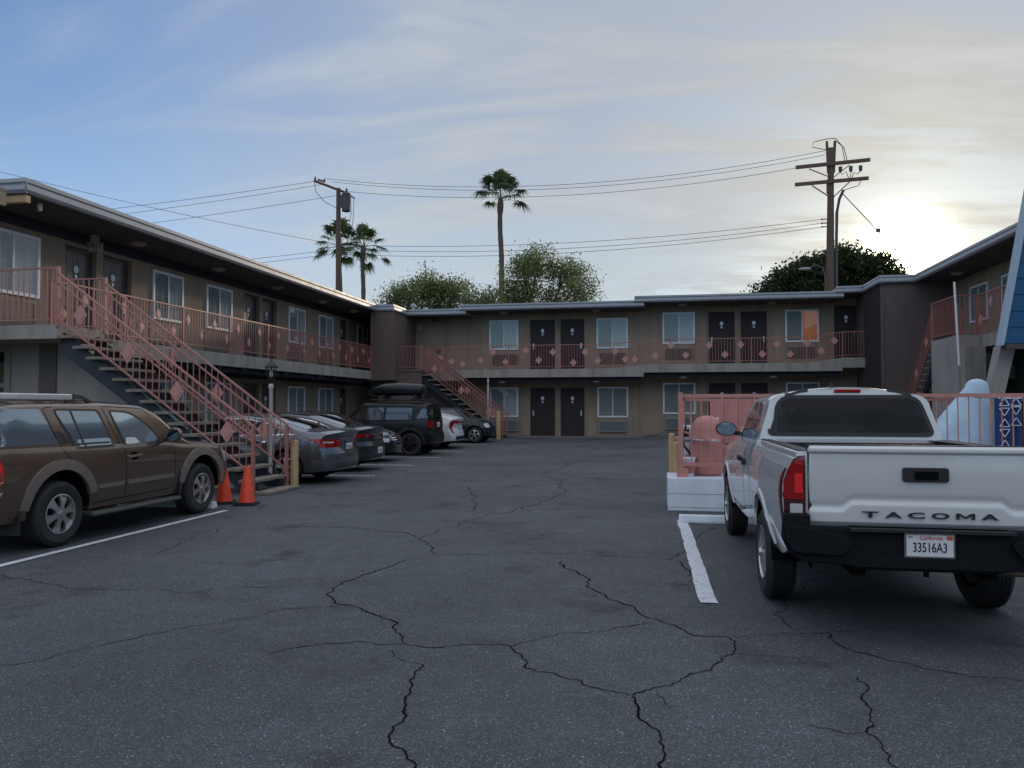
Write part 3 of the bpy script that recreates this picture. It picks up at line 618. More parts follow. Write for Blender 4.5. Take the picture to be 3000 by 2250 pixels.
MB().lathe([(.12, 0), (.12, -.06), (.09, -.14), (.04, -.18), (.001, -.19)], (-10.35, -.4, 5.775), 'z', 14).build('security_camera', M['black'], BW, smooth=True)
MB().box(-10.32, -10.14, -.08, -.001, 4.15, 4.36).build('fire_alarm', mat('alarm_red', (.25, .02, .02), .5), BW)
MB().tube([(-10.23, -.02, 3.1), (-10.23, -.02, 4.15)], .012, 6).build('conduit', M['stucco_tower'], BW)
# board clad tower at the inner left corner
def battens(mb, a, b, y, z0, z1, step=.3, axis='x', d=.02, w_=.045):
    n = max(1, round(abs(b - a) / step))
    for k in range(n + 1):
        u = a + (b - a) * k / n
        if axis == 'x': mb.box(u - w_ / 2, u + w_ / 2, y - d, y, z0, z1)
        else: mb.box(y, y + d, u - w_ / 2, u + w_ / 2, z0, z1)
    return mb
tw = MB().box(-12.42, -11.4, -3.3, 0, 2.72, 5.79); battens(tw, -12.40, -11.42, -3.3, 2.72, 5.79, .25); battens(tw, -3.28, -1.5, -11.4, 2.72, 5.79, .24, 'y'); tw.build('corner_tower', M['stucco_tower'], BW)
MB().box(-12.42, -11.38, -3.34, 2, 5.80, 6.02).build('roof', M['rooftop'], BW)
g = gutter(BW, -12.36, -11.33, -3.32, 5.78, 6.08)
g2 = MB(); zt, zb, ye = 6.08, 5.78, -11.38; h = .3
g2.prism([(ye - .02, zt), (ye + .05, zt - .01), (ye + .055, zt - .28 * h), (ye + .015, zt - .36 * h), (ye + .015, zt - .44 * h), (ye + .08, zt - .46 * h), (ye + .09, zt - .80 * h), (ye + .05, zb + .01), (ye - .02, zb)], 'y', -3.40, -1.46); g2.build('gutter', M['gutter'], BW)
vent = MB().lathe([(.07, 0), (.07, .25), (.13, .25), (.13, .33), (.05, .40), (.001, .42)], (-11.2, -1.0, 6.0), 'z', 14); vent.build('roof_vent', M['gutter'], BW, smooth=True)
# landing block with its diagonal wall under the second stairs
lb = thing('stair_landing_block', (-11.0, 33.1, 0), 'dark brown landing block with railing in the far left corner behind the cars', 'landing')
def q2(X): return X + 11.0
m_ = MB().box(q2(-12.3), q2(-10.3), 0.0, 1.09, 0, 3.12); m_.prism([(q2(-10.3), 0), (q2(-7.3), 0), (q2(-7.3), .4), (q2(-10.3), 2.5)], 'y', 1.0, 1.12); m_.build('wall_panel', M['stucco_tower'], lb)
MB().box(q2(-12.32), q2(-10.28), -.04, 2.55, 3.125, 3.22).build('landing_slab', M['stucco_tower'], lb)
mb = rail_run([(q2(-12.28), 0, 3.22), (q2(-10.32), 0, 3.22)], top=1.03, low=.1, post=2.0); mb.build('landing_railing', M['pink'], lb)
stairs((-10.3, 33.1, 0), 0, 3.2, 3.95, 1.05, .15, 'stairs with pink railings descending from the far left corner behind the parked cars', n=14, dia=3)
o = MB().lathe([(.07, 0), (.075, .02), (.12, .35), (.17, .75), (.18, .78), (.15, .78)], (0, 0, 0), 'z', 16).build('planter', M['white'], None, smooth=True)
o.location = (-11.65, 33.35, 3.22); tag(o, 'tall tapered white planter standing on the far corner landing behind the railing', 'planter')

# ------------------------------------------------------------------ right wing (local x = world -Y, -y = world -X)
RX, RY0 = 11.2, 34.0
RW = thing('motel_wing', (RX, RY0, 0), 'brown two storey motel wing with red railings at the right behind the pickup', 'motel wing', R(-90))
def ry(Y): return RY0 - Y
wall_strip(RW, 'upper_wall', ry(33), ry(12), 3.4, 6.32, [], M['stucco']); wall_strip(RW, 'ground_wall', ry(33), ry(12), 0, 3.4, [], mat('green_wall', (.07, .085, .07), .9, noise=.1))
for Y1, Y0 in ((30.2, 28.7), (27.6, 26.1), (22.4, 21.0)):
    window(RW, ry(Y1), ry(Y0), 4.55, 5.85, blind='blind_dark', dark_side=0)
MB().box(ry(31.6), ry(12), -1.40, 8, 6.33, 6.55).build('roof', M['rooftop'], RW)
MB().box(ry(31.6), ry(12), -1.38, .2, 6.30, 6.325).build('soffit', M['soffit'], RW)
gutter(RW, ry(31.45), ry(12), -1.40, 6.31, 6.62)
MB().box(ry(28.6), ry(12), -1.40, -.002, 3.38, 3.76).build('balcony_slab', M['slab'], RW)
p, q = (ry(26.1), -1.38, 3.76), (ry(12.5), -1.38, 3.76)
mb = rail_run([p, q], top=1.25, low=.12, post=2.3); rl = mb.build('balcony_railing', M['pink'], RW)
diamonds(rl, p, q, [((k + .5) / 18, .92 if k % 2 else .45) for k in range(18)], (0, -1, 0), .19)
for yy in (29.5, 24.5): dome_lamp(RW, ry(yy), -.7, 6.30, .22)
MB().box(ry(27.2), ry(26.85), -.16, -.001, 2.45, 2.9).build('meter_box', M['sign_grey'], RW)
# landing with solid wall beneath
mb = MB().box(ry(28.0), ry(25.7), -2.06, -1.42, 0, 3.76); mb.build('landing_block', M['stucco_grey'], RW)
MB().box(ry(25.69), ry(25.3), -2.0, -1.43, 0, 3.37).build('pier', M['slab'], RW)
mb = rail_run([(ry(28.0), -2.03, 3.76), (ry(25.9), -2.03, 3.76), (ry(25.9), -1.40, 3.76)], top=1.25, low=.12, post=2.1); mb.build('landing_railing', M['pink'], RW)
MB().tube([(ry(25.2), -2.2, 2.8), (ry(25.35), -2.25, 5.35)], .035, 8).build('vent_pipe', M['white'], RW)
# corner tower with vertical boards and the smooth recess beside it
tw = MB().box(ry(31.85), ry(31.72), -2.6, 0, .2, 6.32).box(ry(36), ry(31.86), -2.55, -2.35, .2, 6.32)
n = 15; bt = MB()
for k in range(n):
    u = ry(34.25) + (ry(31.9) - ry(34.25)) * k / (n - 1); bt.box(u - .028, u + .028, -2.61, -2.551, .2, 6.32)
for k in range(8):
    X_ = -2.55 + k * .16; tw.box(ry(31.72), ry(31.68), X_ - .03, X_ + .03, .2, 6.32) if k == 0 else None
bt.build('batten_strips', mat('batten_shade', (.045, .032, .032), .85), RW)  # darker colour painted in for the board shading that frontal light leaves out
tw.build('corner_tower', mat('tower_boards', (.125, .092, .088), .85, noise=.12, nscale=3, stretch=(3, 3, .4)), RW)
MB().box(ry(36), ry(31.6), -2.62, 3, 6.34, 6.56).build('roof', M['rooftop'], RW)
g2 = gutter(RW, ry(34.3), ry(31.55), -2.64, 6.31, 6.62)
g3 = MB(); zt, zb, ye = 6.62, 6.31, ry(31.62); h = .31
g3.prism([(ye - .02, zt), (ye + .05, zt - .01), (ye + .055, zt - .28 * h), (ye + .015, zt - .36 * h), (ye + .015, zt - .44 * h), (ye + .08, zt - .46 * h), (ye + .09, zt - .80 * h), (ye + .05, zb + .01), (ye - .02, zb)], 'x', -2.72, -1.36)
g3.v = [(y, x, z) for x, y, z in g3.v]; g3.build('gutter', M['gutter'], RW)
stairs((9.18, 28.0, 0), R(90), 3.76, 3.4, -1.0 + 2.0 - .1, .4, 'red railed stairs descending beside the corner tower behind the pickup roof', n=16, dia=3).location.x = 10.08

# ------------------------------------------------------------------ exit sign under the left eave
ex = thing('exit_sign', (-13.35, 16.4, 5.53), 'beige hanging exit sign under the left eave above the upstairs doors', 'sign')
MB().box(-.09, .09, -.04, .04, .0, .2).box(-.17, .17, -.05, .05, -.16, .02).build('housing', M['sign_grey'], ex)
MB().lathe([(.001, -.06), (.05, -.05), (.06, 0)], (-.1, 0, -.16), 'z', 10).lathe([(.001, -.06), (.05, -.05), (.06, 0)], (.1, 0, -.16), 'z', 10).build('emergency_lamp', M['sign_grey'], ex)
place(text_mb('EXIT', .17, .003), (.0, -.054, -.07), (1, 0, 0), (0, 0, 1)).build('lettering', M['ink'], ex)
ex.rotation_euler = (0, 0, R(25)); ex.scale = (1.0,) * 3

# ------------------------------------------------------------------ vehicles (local frame: +y is the nose)
def interp(keys, x):
    if x <= keys[0][0]: return keys[0][1]
    for (a, b), (c, d) in zip(keys, keys[1:]):
        if x <= c: return b + (d - b) * (x - a) / (c - a) if c > a else d
    return keys[-1][1]
def smooth_i(keys, x, w_=.07):
    return sum(interp(keys, x + w_ * k) for k in (-1, -.66, -.33, 0, .33, .66, 1)) / 7
def hull(S):
    yr, yf = S['y']; n = S.get('n', 84); rows = []
    Wk, Bk, Tk = S['plan'], S['belt'], S['top']; z0 = S['z0']; tum = S['tumble']; RC = S.get('rc', .08); crown = S.get('crown', .05); tuck = S.get('tuck', .06); sh = S.get('shoulder', .05)
    ys = [yr + (yf - yr) * (0.5 - 0.5 * math.cos(PI * i / n)) * .35 + (yf - yr) * i / n * .65 for i in range(n + 1)]
    Wm = max(v for _, v in Wk)
    def warp(x, y, z):
        e = S.get('blend', .45)
        br = 1 - sstep(y, yr, yr + e); bf = sstep(y, yf - e, yf)
        if br > 0: y = y - br * interp(S['rear'], z) + br * S.get('rk', .15) * (abs(x) / Wm) ** S.get('rp', 4)
        if bf > 0: y = y + bf * interp(S['front'], z) - bf * S.get('fk', .25) * (abs(x) / Wm) ** S.get('fp', 3)
        return (x, y, z)
    def sec(y):
        W = smooth_i(Wk, y); zb = smooth_i(Bk, y); zt = max(smooth_i(Tk, y, S.get('tw', .07)), zb + .012); P = []
        zz0 = z0 + S.get('lift', 0) * (sstep(y, yf - .5, yf) + 1 - sstep(y, yr, yr + .5)); zm = zz0 + .58 * (zb - zz0)
        for t in (0, .03, .09, .18, .30, .42, .52, .60, .68, .76, .83, .89, .94, .98, 1.0):
            z = zz0 + (zb - zz0) * t; x = W - tuck * max(0, (zm - z) / (zm - zz0)) ** 2.2 - sh * max(0, (z - zm) / (zb - zm)) ** 2.4
            P.append((x, z))
        xb = P[-1][0]; rc = min(RC, (zt - zb) * .5); h = zt - rc - zb
        ins = min(.014, (zt - zb) * .5)
        for t in (0, .25, .5, .75, 1.0):
            z = zb + .004 * (1 if t == 0 else 0) + h * t; P.append((xb - ins - tum * (z - zb), z))
        xc, zc = P[-1]
        rx = RC * 1.15 if zt - zb > .1 else RC * .8
        for a in (18, 36, 54, 72, 90):
            P.append((xc - rx * (1 - math.cos(R(a))), zc + rc * math.sin(R(a))))
        x1 = P[-1][0]
        for t in (.15, .32, .5, .68, .85, 1.0):
            x = x1 * (1 - t); P.append((x, zt + crown * (1 - (x / x1) ** 2) ** .9))
        return P
    mb = MB(); secs = [sec(y) for y in ys]; m = len(secs[0]); vs = []
    for y, P in zip(ys, secs):
        ring = [(x, z) for x, z in P] + [(-x, z) for x, z in P[-2::-1]]
        vs += [warp(x, y, z) for x, z in ring]
    k = 2 * m - 1; fs = []
    for i in range(n):
        for j in range(k): 
            j2 = (j + 1) % k; fs.append((i * k + j, i * k + j2, (i + 1) * k + j2, (i + 1) * k + j))
    mb.add(vs, fs)
    for y, P in ((ys[0], secs[0]), (ys[-1], secs[-1])):
        mm = 14; vs = []
        for x, z in P:
            for q_ in range(mm + 1): vs.append(warp(x * (1 - 2 * q_ / mm), y, z))
        mb.add(vs, [(a * (mm + 1) + b, a * (mm + 1) + b + 1, (a + 1) * (mm + 1) + b + 1, (a + 1) * (mm + 1) + b) for a in range(m - 1) for b in range(mm)])
    return mb
def car_mesh(mb, cuts, name, m, parent, boxes=()):
    me = bpy.data.meshes.new(name); me.from_pydata(mb.v, [], mb.f); b = bmesh.new(); b.from_mesh(me)
    bmesh.ops.remove_doubles(b, verts=b.verts, dist=2e-4); bmesh.ops.dissolve_degenerate(b, edges=b.edges, dist=1e-5); bmesh.ops.recalc_face_normals(b, faces=b.faces)
    bvh = BVHTree.FromBMesh(b); b.to_mesh(me); b.free()
    o = bpy.data.objects.new(name, me); COL.objects.link(o)
    cut = []
    for c in cuts: cut.append(MB().lathe([(c[3], c[0]), (c[3], c[1])], (0, c[2][0], c[2][1]), 'x', 48))
    for bx in boxes: cut.append(MB().box(*bx))
    tmp = []
    for cb in cut:
        co = cb.build('cutter', None); tmp.append(co); md = o.modifiers.new('b', 'BOOLEAN'); md.object = co; md.operation = 'DIFFERENCE'; md.solver = 'EXACT'
    dg = bpy.context.evaluated_depsgraph_get(); dg.update(); me2 = bpy.data.meshes.new_from_object(o.evaluated_get(dg)); o.modifiers.clear(); o.data = me2
    for co in tmp: bpy.data.objects.remove(co)
    me2.materials.clear(); me2.materials.append(m); me2.polygons.foreach_set('use_smooth', [True] * len(me2.polygons)); me2.set_sharp_from_angle(angle=R(38)); me2.name = name
    o.parent = parent
    return o, bvh
VW = {'R': (Vector((3, 0, 0)), Vector((-1, 0, 0))), 'L': (Vector((-3, 0, 0)), Vector((1, 0, 0))), 'B': (Vector((0, -4, 0)), Vector((0, 1, 0))), 'F': (Vector((0, 4, 0)), Vector((0, -1, 0))), 'T': (Vector((0, 0, 4)), Vector((0, 0, -1)))}
def uvp(view, u, v): return {'R': Vector((0, u, v)), 'L': Vector((0, u, v)), 'B': Vector((u, 0, v)), 'F': Vector((u, 0, v)), 'T': Vector((u, v, 0))}[view]
def cast(bvh, view, u, v):
    o_, d_ = VW[view]; h = bvh.ray_cast(o_ + uvp(view, u, v), d_)
    k = 0
    lim = .28 if view in 'BF' else .10
    while (h[0] is None or abs(h[1].dot(d_)) < lim) and k < 60 and view != 'T':
        k += 1; u *= .99
        if (view in 'RL' or k > 25) and h[0] is None: v = v * .985 + .015 * .8
        h = bvh.ray_cast(o_ + uvp(view, u, v), d_)
    if h[0] is None: h = bvh.find_nearest(uvp(view, u, v))
    nn = h[1]; nn = -nn if nn.dot(d_) > 0 else nn
    return h[0], nn
def rnd(poly, r=.05, n=4):
    o_ = []; k = len(poly)
    for i in range(k):
        p = Vector(poly[i][:2]); a = Vector(poly[i - 1][:2]); c = Vector(poly[(i + 1) % k][:2]); rr_ = poly[i][2] if len(poly[i]) > 2 else r
        da = (a - p); dc = (c - p); t = min(rr_, da.length * .45, dc.length * .45); p0 = p + da.normalized() * t; p1 = p + dc.normalized() * t
        if rr_ <= 0: o_.append(tuple(p)); continue
        for j in range(n + 1):
            s = j / n; q_ = p0 * (1 - s) ** 2 + p * 2 * s * (1 - s) + p1 * s * s; o_.append(tuple(q_))
    return o_
def patch(bvh, poly, view, name, m, parent, off=.004, skirt=.012, step=.06):
    pl = []
    for i in range(len(poly)):
        a = Vector(poly[i]); b = Vector(poly[(i + 1) % len(poly)]); k = max(1, int((b - a).length / step))
        pl += [a.lerp(b, j / k) for j in range(k)]
    us = [p.x for p in pl]; vs_ = [p.y for p in pl]; inner = []
    def inside(x, y):
        c = False; j = len(pl) - 1
        for i in range(len(pl)):
            if (pl[i].y > y) != (pl[j].y > y) and x < (pl[j].x - pl[i].x) * (y - pl[i].y) / (pl[j].y - pl[i].y) + pl[i].x: c = not c
            j = i
        return c
    x = min(us) + step / 2
    while x < max(us):
        y = min(vs_) + step / 2
        while y < max(vs_):
            if inside(x, y) and min((Vector((x, y)) - p).length for p in pl) > step * .4: inner.append(Vector((x, y)))
            y += step
        x += step
    n = len(pl); r_ = mgeo.delaunay_2d_cdt(pl + inner, [(i, (i + 1) % n) for i in range(n)], [], 1, 1e-5)
    V = []
    for c in r_[0]:
        p, nn = cast(bvh, view, c.x, c.y); V.append(p + nn * off)
    F = [tuple(f) for f in r_[2]]; mb = MB(); mb.add(V, F)
    bd = [cast(bvh, view, c.x, c.y) for c in pl]; top = [p + nn * off for p, nn in bd]; bot = [p - nn * skirt for p, nn in bd]
    mb.add(top + bot, [(i, (i + 1) % n, (i + 1) % n + n, i + n) for i in range(n)])
    # orient outwards
    o = mb.build(name, m, parent, fix=False); me = o.data; b = bmesh.new(); b.from_mesh(me); bmesh.ops.remove_doubles(b, verts=b.verts, dist=1e-5)
    d_ = VW[view][1]
    for f in b.faces:
        if f.normal.dot(d_) > 0.02: f.normal_flip()
    b.to_mesh(me); b.free(); me.polygons.foreach_set('use_smooth', [True] * len(me.polygons)); me.set_sharp_from_angle(angle=R(35)); return o
def strip(bvh, lines, view, name, m, parent, w_=.007, off=.0012):
    mb = MB()
    for pl in lines:
        pts = []
        for a, b in zip(pl, pl[1:]):
            a = Vector(a); b = Vector(b); k = max(1, int((b - a).length / .04)); pts += [a.lerp(b, j / k) for j in range(k)]
        pts.append(Vector(pl[-1])); P = [cast(bvh, view, p.x, p.y) for p in pts]; vs = []
        for i in range(len(P)):
            t = (P[min(i + 1, len(P) - 1)][0] - P[max(i - 1, 0)][0]).normalized(); s = t.cross(P[i][1]).normalized() * w_ / 2; c = P[i][0] + P[i][1] * off; vs += [c + s, c - s]
        mb.add(vs, [(2 * i, 2 * i + 1, 2 * i + 3, 2 * i + 2) for i in range(len(P) - 1)])
    return mb.build(name, m, parent, fix=False)
def wheel(parent, x, y, r, wd, style='six', rimm='rim_silver', ratio=.62):
    s = 1 if x > 0 else -1; t = MB(); xo = s * wd / 2
    R2 = r * ratio
    prof = [(R2, -wd * .5 + .01), (R2 + .02, -wd * .5), (r * .86, -wd * .5 - .008), (r * .97, -wd * .42), (r, -wd * .30)]
    for k in range(5):
        a = -wd * .30 + wd * .6 * (k + .5) / 5; prof += [(r, a - .016), (r - .008, a - .008), (r - .008, a + .008), (r, a + .016)]
    prof += [(r, wd * .30), (r * .97, wd * .42), (r * .86, wd * .5 + .008), (R2 + .02, wd * .5), (R2, wd * .5 - .01)]
    t.lathe(prof, (x - xo, y, r), 'x', 40, cap=False); o = t.build('wheel', M['rubber'], parent, smooth=35)
    g = MB(); cx = x - xo
    g.lathe([(R2 + .002, s * wd * .5), (R2 - .012, s * (wd * .5 + .004)), (R2 - .02, s * wd * .42), (R2 - .03, s * wd * .1), (R2 - .03, -s * wd * .4)], (cx, y, r), 'x', 40, cap=False)
    n = {'six': 6, 'five': 5, 'ten': 10}[style]; hub = r * .16
    for k in range(n):
        a = 2 * PI * k / n + .26; da0 = .33 if style != 'ten' else .10; da1 = {'six': .30, 'five': .22, 'ten': .09}[style]
        pts = []
        for rad, da, dx in ((hub * .9, da0 * 1.2, .030), (R2 * .62, da1 * .85, .026), (R2 - .015, da1, .008)):
            for sg in (-1, 1): pts.append((rad * math.cos(a + sg * da), rad * math.sin(a + sg * da), dx))
        f = [(cx + s * (wd * .40 + dx), y + p_, r + q_) for p_, q_, dx in pts]; bk = [(cx + s * (wd * .40 + dx - .035), y + p_, r + q_) for p_, q_, dx in pts]
        g.add(f + bk, [(0, 1, 3, 2), (2, 3, 5, 4), (0, 2, 8, 6), (2, 4, 10, 8), (1, 7, 9, 3), (3, 9, 11, 5), (4, 5, 11, 10)])
    g.lathe([(.001, s * (wd * .40 + .05)), (hub * .55, s * (wd * .40 + .048)), (hub * .62, s * (wd * .40 + .032)), (hub * 1.3, s * (wd * .40 + .030)), (hub * 1.35, s * wd * .36)], (cx, y, r), 'x', 24, cap=False)
    g.build('rim', M[rimm], o, smooth=30)
    MB().lathe([(.001, s * wd * .20), (R2 - .032, s * wd * .20)], (cx, y, r), 'x', 24, cap=False).build('brake_disc', M['rim_dark'], o, fix=False)
    return o
def liners(parent, W, axles, ra, z, depth=.34):
    for y in axles:
        for s in (1, -1):
            mb = MB().lathe([(ra - .006, s * (W - .035)), (ra - .006, s * (W - depth + .006)), (ra * .5, s * (W - depth + .006)), (.001, s * (W - depth + .006))], (0, y, z), 'x', 48, cap=False)
            mb.f = [f for f in mb.f if sum(mb.v[i][2] for i in f) / len(f) > z - .03]; mb.build('wheel_well', M['well'], parent, fix=False)
def plate(parent, c, n=-1, txt='8KWS241', w_=.305, h_=.152, name='licence_plate'):
    o = MB().box(c[0] - w_ / 2, c[0] + w_ / 2, c[1] - .004, c[1] + .004, c[2] - h_ / 2, c[2] + h_ / 2).build(name, M['plate'], parent, bevel=.003)
    place(text_mb(txt, .085, .0006, sx=.72), (c[0], c[1] + n * .0055, c[2] - .008), (-n, 0, 0), (0, 0, 1)).build('plate_number', M['ink'], o)
    return o
def paint(name, col, metal=.5, rough=.3): return mat(name, col, rough, metal=metal, coat=1.0)
M['rim_silver'] = mat('rim_silver', (.50, .49, .48), .35, metal=.85); M['rim_dark'] = mat('rim_dark', (.02, .02, .02), .5, metal=.5); M['well'] = mat('wheel_well', (.008, .008, .008), 1.0, spec=0)
M['gap'] = mat('panel_gap', (.006, .006, .006), 1.0, spec=0)
def arc_band(y, z, r0, r1, a0=-8, a1=188, n=26):
    o_ = [(y + r1 * math.cos(R(a0 + (a1 - a0) * i / n)), z + r1 * math.sin(R(a0 + (a1 - a0) * i / n))) for i in range(n + 1)]
    i_ = [(y + r0 * math.cos(R(a1 - (a1 - a0) * i / n)), z + r0 * math.sin(R(a1 - (a1 - a0) * i / n))) for i in range(n + 1)]
    return o_ + i_
def mirror_part(parent, x, y, z, m, s, w_=.17, h_=.17, glass=True):
    mb = MB(); mb.lathe([(.001, -.5), (.42, -.42), (.85, -.15), (1.0, .2), (1.0, .45), (.93, .5)], (0, 0, 0), 'y', 20)
    mb.v = [(x + s * w_ * .5 + a * w_ * .5, y - b * .13, z + c * h_ * .5) for a, b, c in mb.v]; mb.bar((x - s * .06, y + .02, z - h_ * .35), (x + s * w_ * .3, y, z - h_ * .25), .04, .05)
    o = mb.build('wing_mirror', m, parent, smooth=45)
    MB().lathe([(.001, 0), (.9, 0)], (0, 0, 0), 'y', 20).build('mirror_glass', M['mirror_blue'], o, fix=False).data.transform(Matrix.Translation((x + s * w_ * .5, y - .13 * .5 - .014, z)) @ Matrix.Rotation(R(-11), 4, 'X') @ Matrix.Diagonal((w_ * .5, 1, h_ * .5, 1)))
    return o
M['mirror_blue'] = mat('mirror_glass', (.13, .18, .22), .05, metal=1)

# ---- brown sport utility vehicle, side on at the left
def make_suv():
    P = paint('suv_bronze', (.170, .118, .085), .7, .28); P2 = paint('suv_bronze_flare', (.29, .235, .205), .5, .36)
    t = thing('sport_utility_vehicle', (-7.54, 9.06, 0), 'bronze brown sport utility vehicle with silver roof rails parked at the left edge', 'sport utility vehicle')
    S = dict(y=(-2.34, 2.30), z0=.36, plan=[(-2.34, .90), (-1.8, .92), (1.9, .92), (2.3, .87)], belt=[(-2.34, 1.14), (.5, 1.10), (.9, 1.05), (1.3, 1.03), (2.3, .93)],
             top=[(-2.34, 1.60), (-1.8, 1.625), (-.6, 1.635), (.15, 1.60), (.45, 1.50), (1.08, 1.08), (1.25, 1.06), (2.1, .99), (2.3, .95)], tumble=.17, rc=.075, crown=.055, shoulder=.035, tuck=.05,
             rear=[(.36, -.02), (.5, 0), (.64, 0), (.70, -.05), (1.1, -.07), (1.6, -.17)], front=[(.36, -.06), (.55, 0), (.7, 0), (.95, -.10)], rk=.10, rp=5, fk=.22, fp=3)
    ax = (-1.38, 1.38); r = .372; ra = .47; zc = r + .03
    o, b = car_mesh(hull(S), [(s * .60, s * 1.1, (a, zc), ra) for a in ax for s in (1, -1)], 'body', P, t)
    liners(t, .92, ax, ra, zc)
    for a in ax:
        for x in (.905, -.905): wheel(t, x, a, r, .25, 'six', 'rim_silver', .60)
        for v in 'RL':
            patch(b, arc_band(a, zc, ra - .002, ra + .115, 4 if a > 0 else 18, 172 if a < 0 else 168), v, 'wheel_arch_flare', P2, t, off=.022, skirt=.02, step=.04)
    for v in 'RL':
        f = patch(b, rnd([(-2.22, 1.565, .02), (-1.61, 1.56, .03), (-1.375, 1.16, .02), (-2.19, 1.17, .02)]), v, 'side_window', M['film'], t, off=.003)
        fr = patch(b, rnd([(-1.42, 1.565, .06), (-.68, 1.555, .07), (-.46, 1.085, .07), (-1.16, 1.085, .09)]), v, 'window_seal', M['black'], t, off=.002)
        patch(b, rnd([(-1.385, 1.54, .04), (-.72, 1.53, .05), (-.51, 1.115, .03), (-1.11, 1.115, .06)]), v, 'side_window', M['film'], t, off=.006)
        strip(b, [[(-1.155, 1.545), (-.985, 1.11)]], v, 'window_divider', M['black'], t, w_=.03, off=.009)
        patch(b, rnd([(-.51, 1.545, .04), (-.13, 1.53, .12), (.22, 1.36, .3), (.50, 1.10, .02), (-.30, 1.085, .05)]), v, 'window_seal', M['black'], t, off=.002)
        patch(b, rnd([(-.475, 1.52, .03), (-.14, 1.50, .12), (.18, 1.345, .3), (.42, 1.12, .02), (-.26, 1.105, .03)]), v, 'side_window', M['suvfront'], t, off=.006)
        strip(b, [[(-.62, 1.585), (-.42, 1.20), (-.31, 1.0), (-.30, .46)], [(-1.42, 1.585), (-1.56, 1.57), (-1.37, 1.14), (-1.26, .99), (-1.22, .90)], [(.60, 1.10), (.70, 1.04), (.71, .50), (.66, .455), (-.85, .43)], [(-.60, 1.59), (.12, 1.56), (.30, 1.46)]], v, 'door_gap', M['gap'], t, w_=.009)
        patch(b, rnd([(-.80, .60), (-.80, .635), (-.345, .655), (-.345, .60)], .01), v, 'side_moulding', P2, t, off=.02, step=.05)
        patch(b, rnd([(-.285, .60), (-.285, .655), (.67, .66), (.67, .605)], .01), v, 'side_moulding', P2, t, off=.02, step=.05)
        patch(b, rnd([(-.29, .93), (-.29, .965), (-.02, .975), (-.02, .945)], .015), v, 'door_handle', P2, t, off=.035, skirt=.03)
        patch(b, rnd([(-.22, .90), (-.22, 1.0), (-.08, 1.0), (-.08, .90)], .05), v, 'handle_recess', M['gap'], t, off=.002)
        patch(b, rnd([(-1.44, 1.31, .02), (-1.33, 1.31, .03), (-1.24, 1.17, .03), (-1.30, 1.15, .02), (-1.36, 1.16, .02)]), v, 'handle_recess', M['black'], t, off=.003)
        strip(b, [[(-1.31, 1.30), (-1.235, 1.20), (-1.26, 1.165)]], v, 'door_handle', M['chrome'], t, w_=.022, off=.02)
        patch(b, rnd([(-2.32, 1.12, .02), (-2.20, 1.13, .02), (-2.175, .79, .03), (-2.32, .78, .02)]), v, 'tail_lamp', M['red_bright'], t, off=.012)
        patch(b, [(-2.32, .42), (-2.32, .70), (-1.84, .70), (-1.87, .42)], v, 'bumper_side', P, t, off=.012)
        patch(b, rnd([(1.95, .94), (2.16, .92), (2.2, .74), (2.02, .72)], .04), v, 'head_lamp', M['clear_lamp'], t, off=.006)
        s = 1 if v == 'R' else -1
        mb = MB().box(s * .80, s * .985, -.95, .78, .275, .335); mb.build('running_board', M['black_metal'], t, bevel=.03)
        MB().box(s * .63, s * .90, -1.98, -1.94, .22, .62).build('mud_flap', M['black'], t)
        MB().box(s * .66, s * .92, .80, .83, .28, .70).build('mud_flap', M['black'], t)
        # roof rail
        mb = MB().box(s * .675, s * .725, -2.28, -1.02, 1.665, 1.735); rr_ = mb.build('roof_rail', M['silver'], t, bevel=.012)
        place(text_mb('PATHFINDER', .06, .001, sx=.9), (s * .7265, -1.98, 1.70), (0, s, 0), (0, 0, 1)).build('lettering', M['white'], rr_)
        mb = MB(); mb.prism([(-1.02, 1.66), (-1.02, 1.74), (-.85, 1.72), (-.66, 1.64), (-.62, 1.61), (-.72, 1.62), (-.82, 1.675), (-.97, 1.685), (-.98, 1.62), (-1.10, 1.62), (-1.10, 1.66)], 'x', s * .68, s * .72)
        mb.build('rail_foot', M['black'], rr_); mb = MB()
        mb.prism([(-2.28, 1.66), (-2.28, 1.74), (-2.36, 1.72), (-2.40, 1.62), (-2.25, 1.60), (-2.05, 1.62), (-2.05, 1.66)], 'x', s * .68, s * .72); mb.build('rail_foot', M['black'], rr_)
    MB().box(-.70, .70, -1.75, -1.70, 1.69, 1.72).box(-.70, .70, -1.2, -1.15, 1.70, 1.73).build('roof_crossbar', M['black'], t)
    patch(b, rnd([(-.66, 1.13), (.66, 1.13), (.58, 1.52), (-.58, 1.52)], .06), 'B', 'rear_window', M['carglass'], t)
    patch(b, rnd([(-.80, 1.0), (.80, 1.0), (.62, .33 * 1), (-.62, .33)], .05), 'T', 'windscreen', M['carglass'], t) if False else None
    mirror_part(t, .93, .56, 1.20, P, 1, .20, .20); mirror_part(t, -.93, .56, 1.20, P, -1, .20, .20)
    # windscreen and bonnet edge
    ws = [(-.74, 1.02), (-.62, .52), (0, .44), (.62, .52), (.74, 1.02), (0, 1.10)]
    patch(b, rnd(ws, .06), 'T', 'windscreen', M['carglass'], t)
    patch(b, rnd([(-.45, .78), (.45, .78), (.38, .58), (-.38, .58)], .04), 'F', 'grille', M['chrome'], t)
    patch(b, rnd([(-.75, .52), (.75, .52), (.65, .42), (-.65, .42)], .04), 'F', 'lower_grille', M['black'], t)
    MB().box(-.62, .62, -2.2, 2.0, .30, .50).build('underbody', M['well'], t)
    plate(t, (0, -2.30, .92), -1, '5UCH739')
    return t
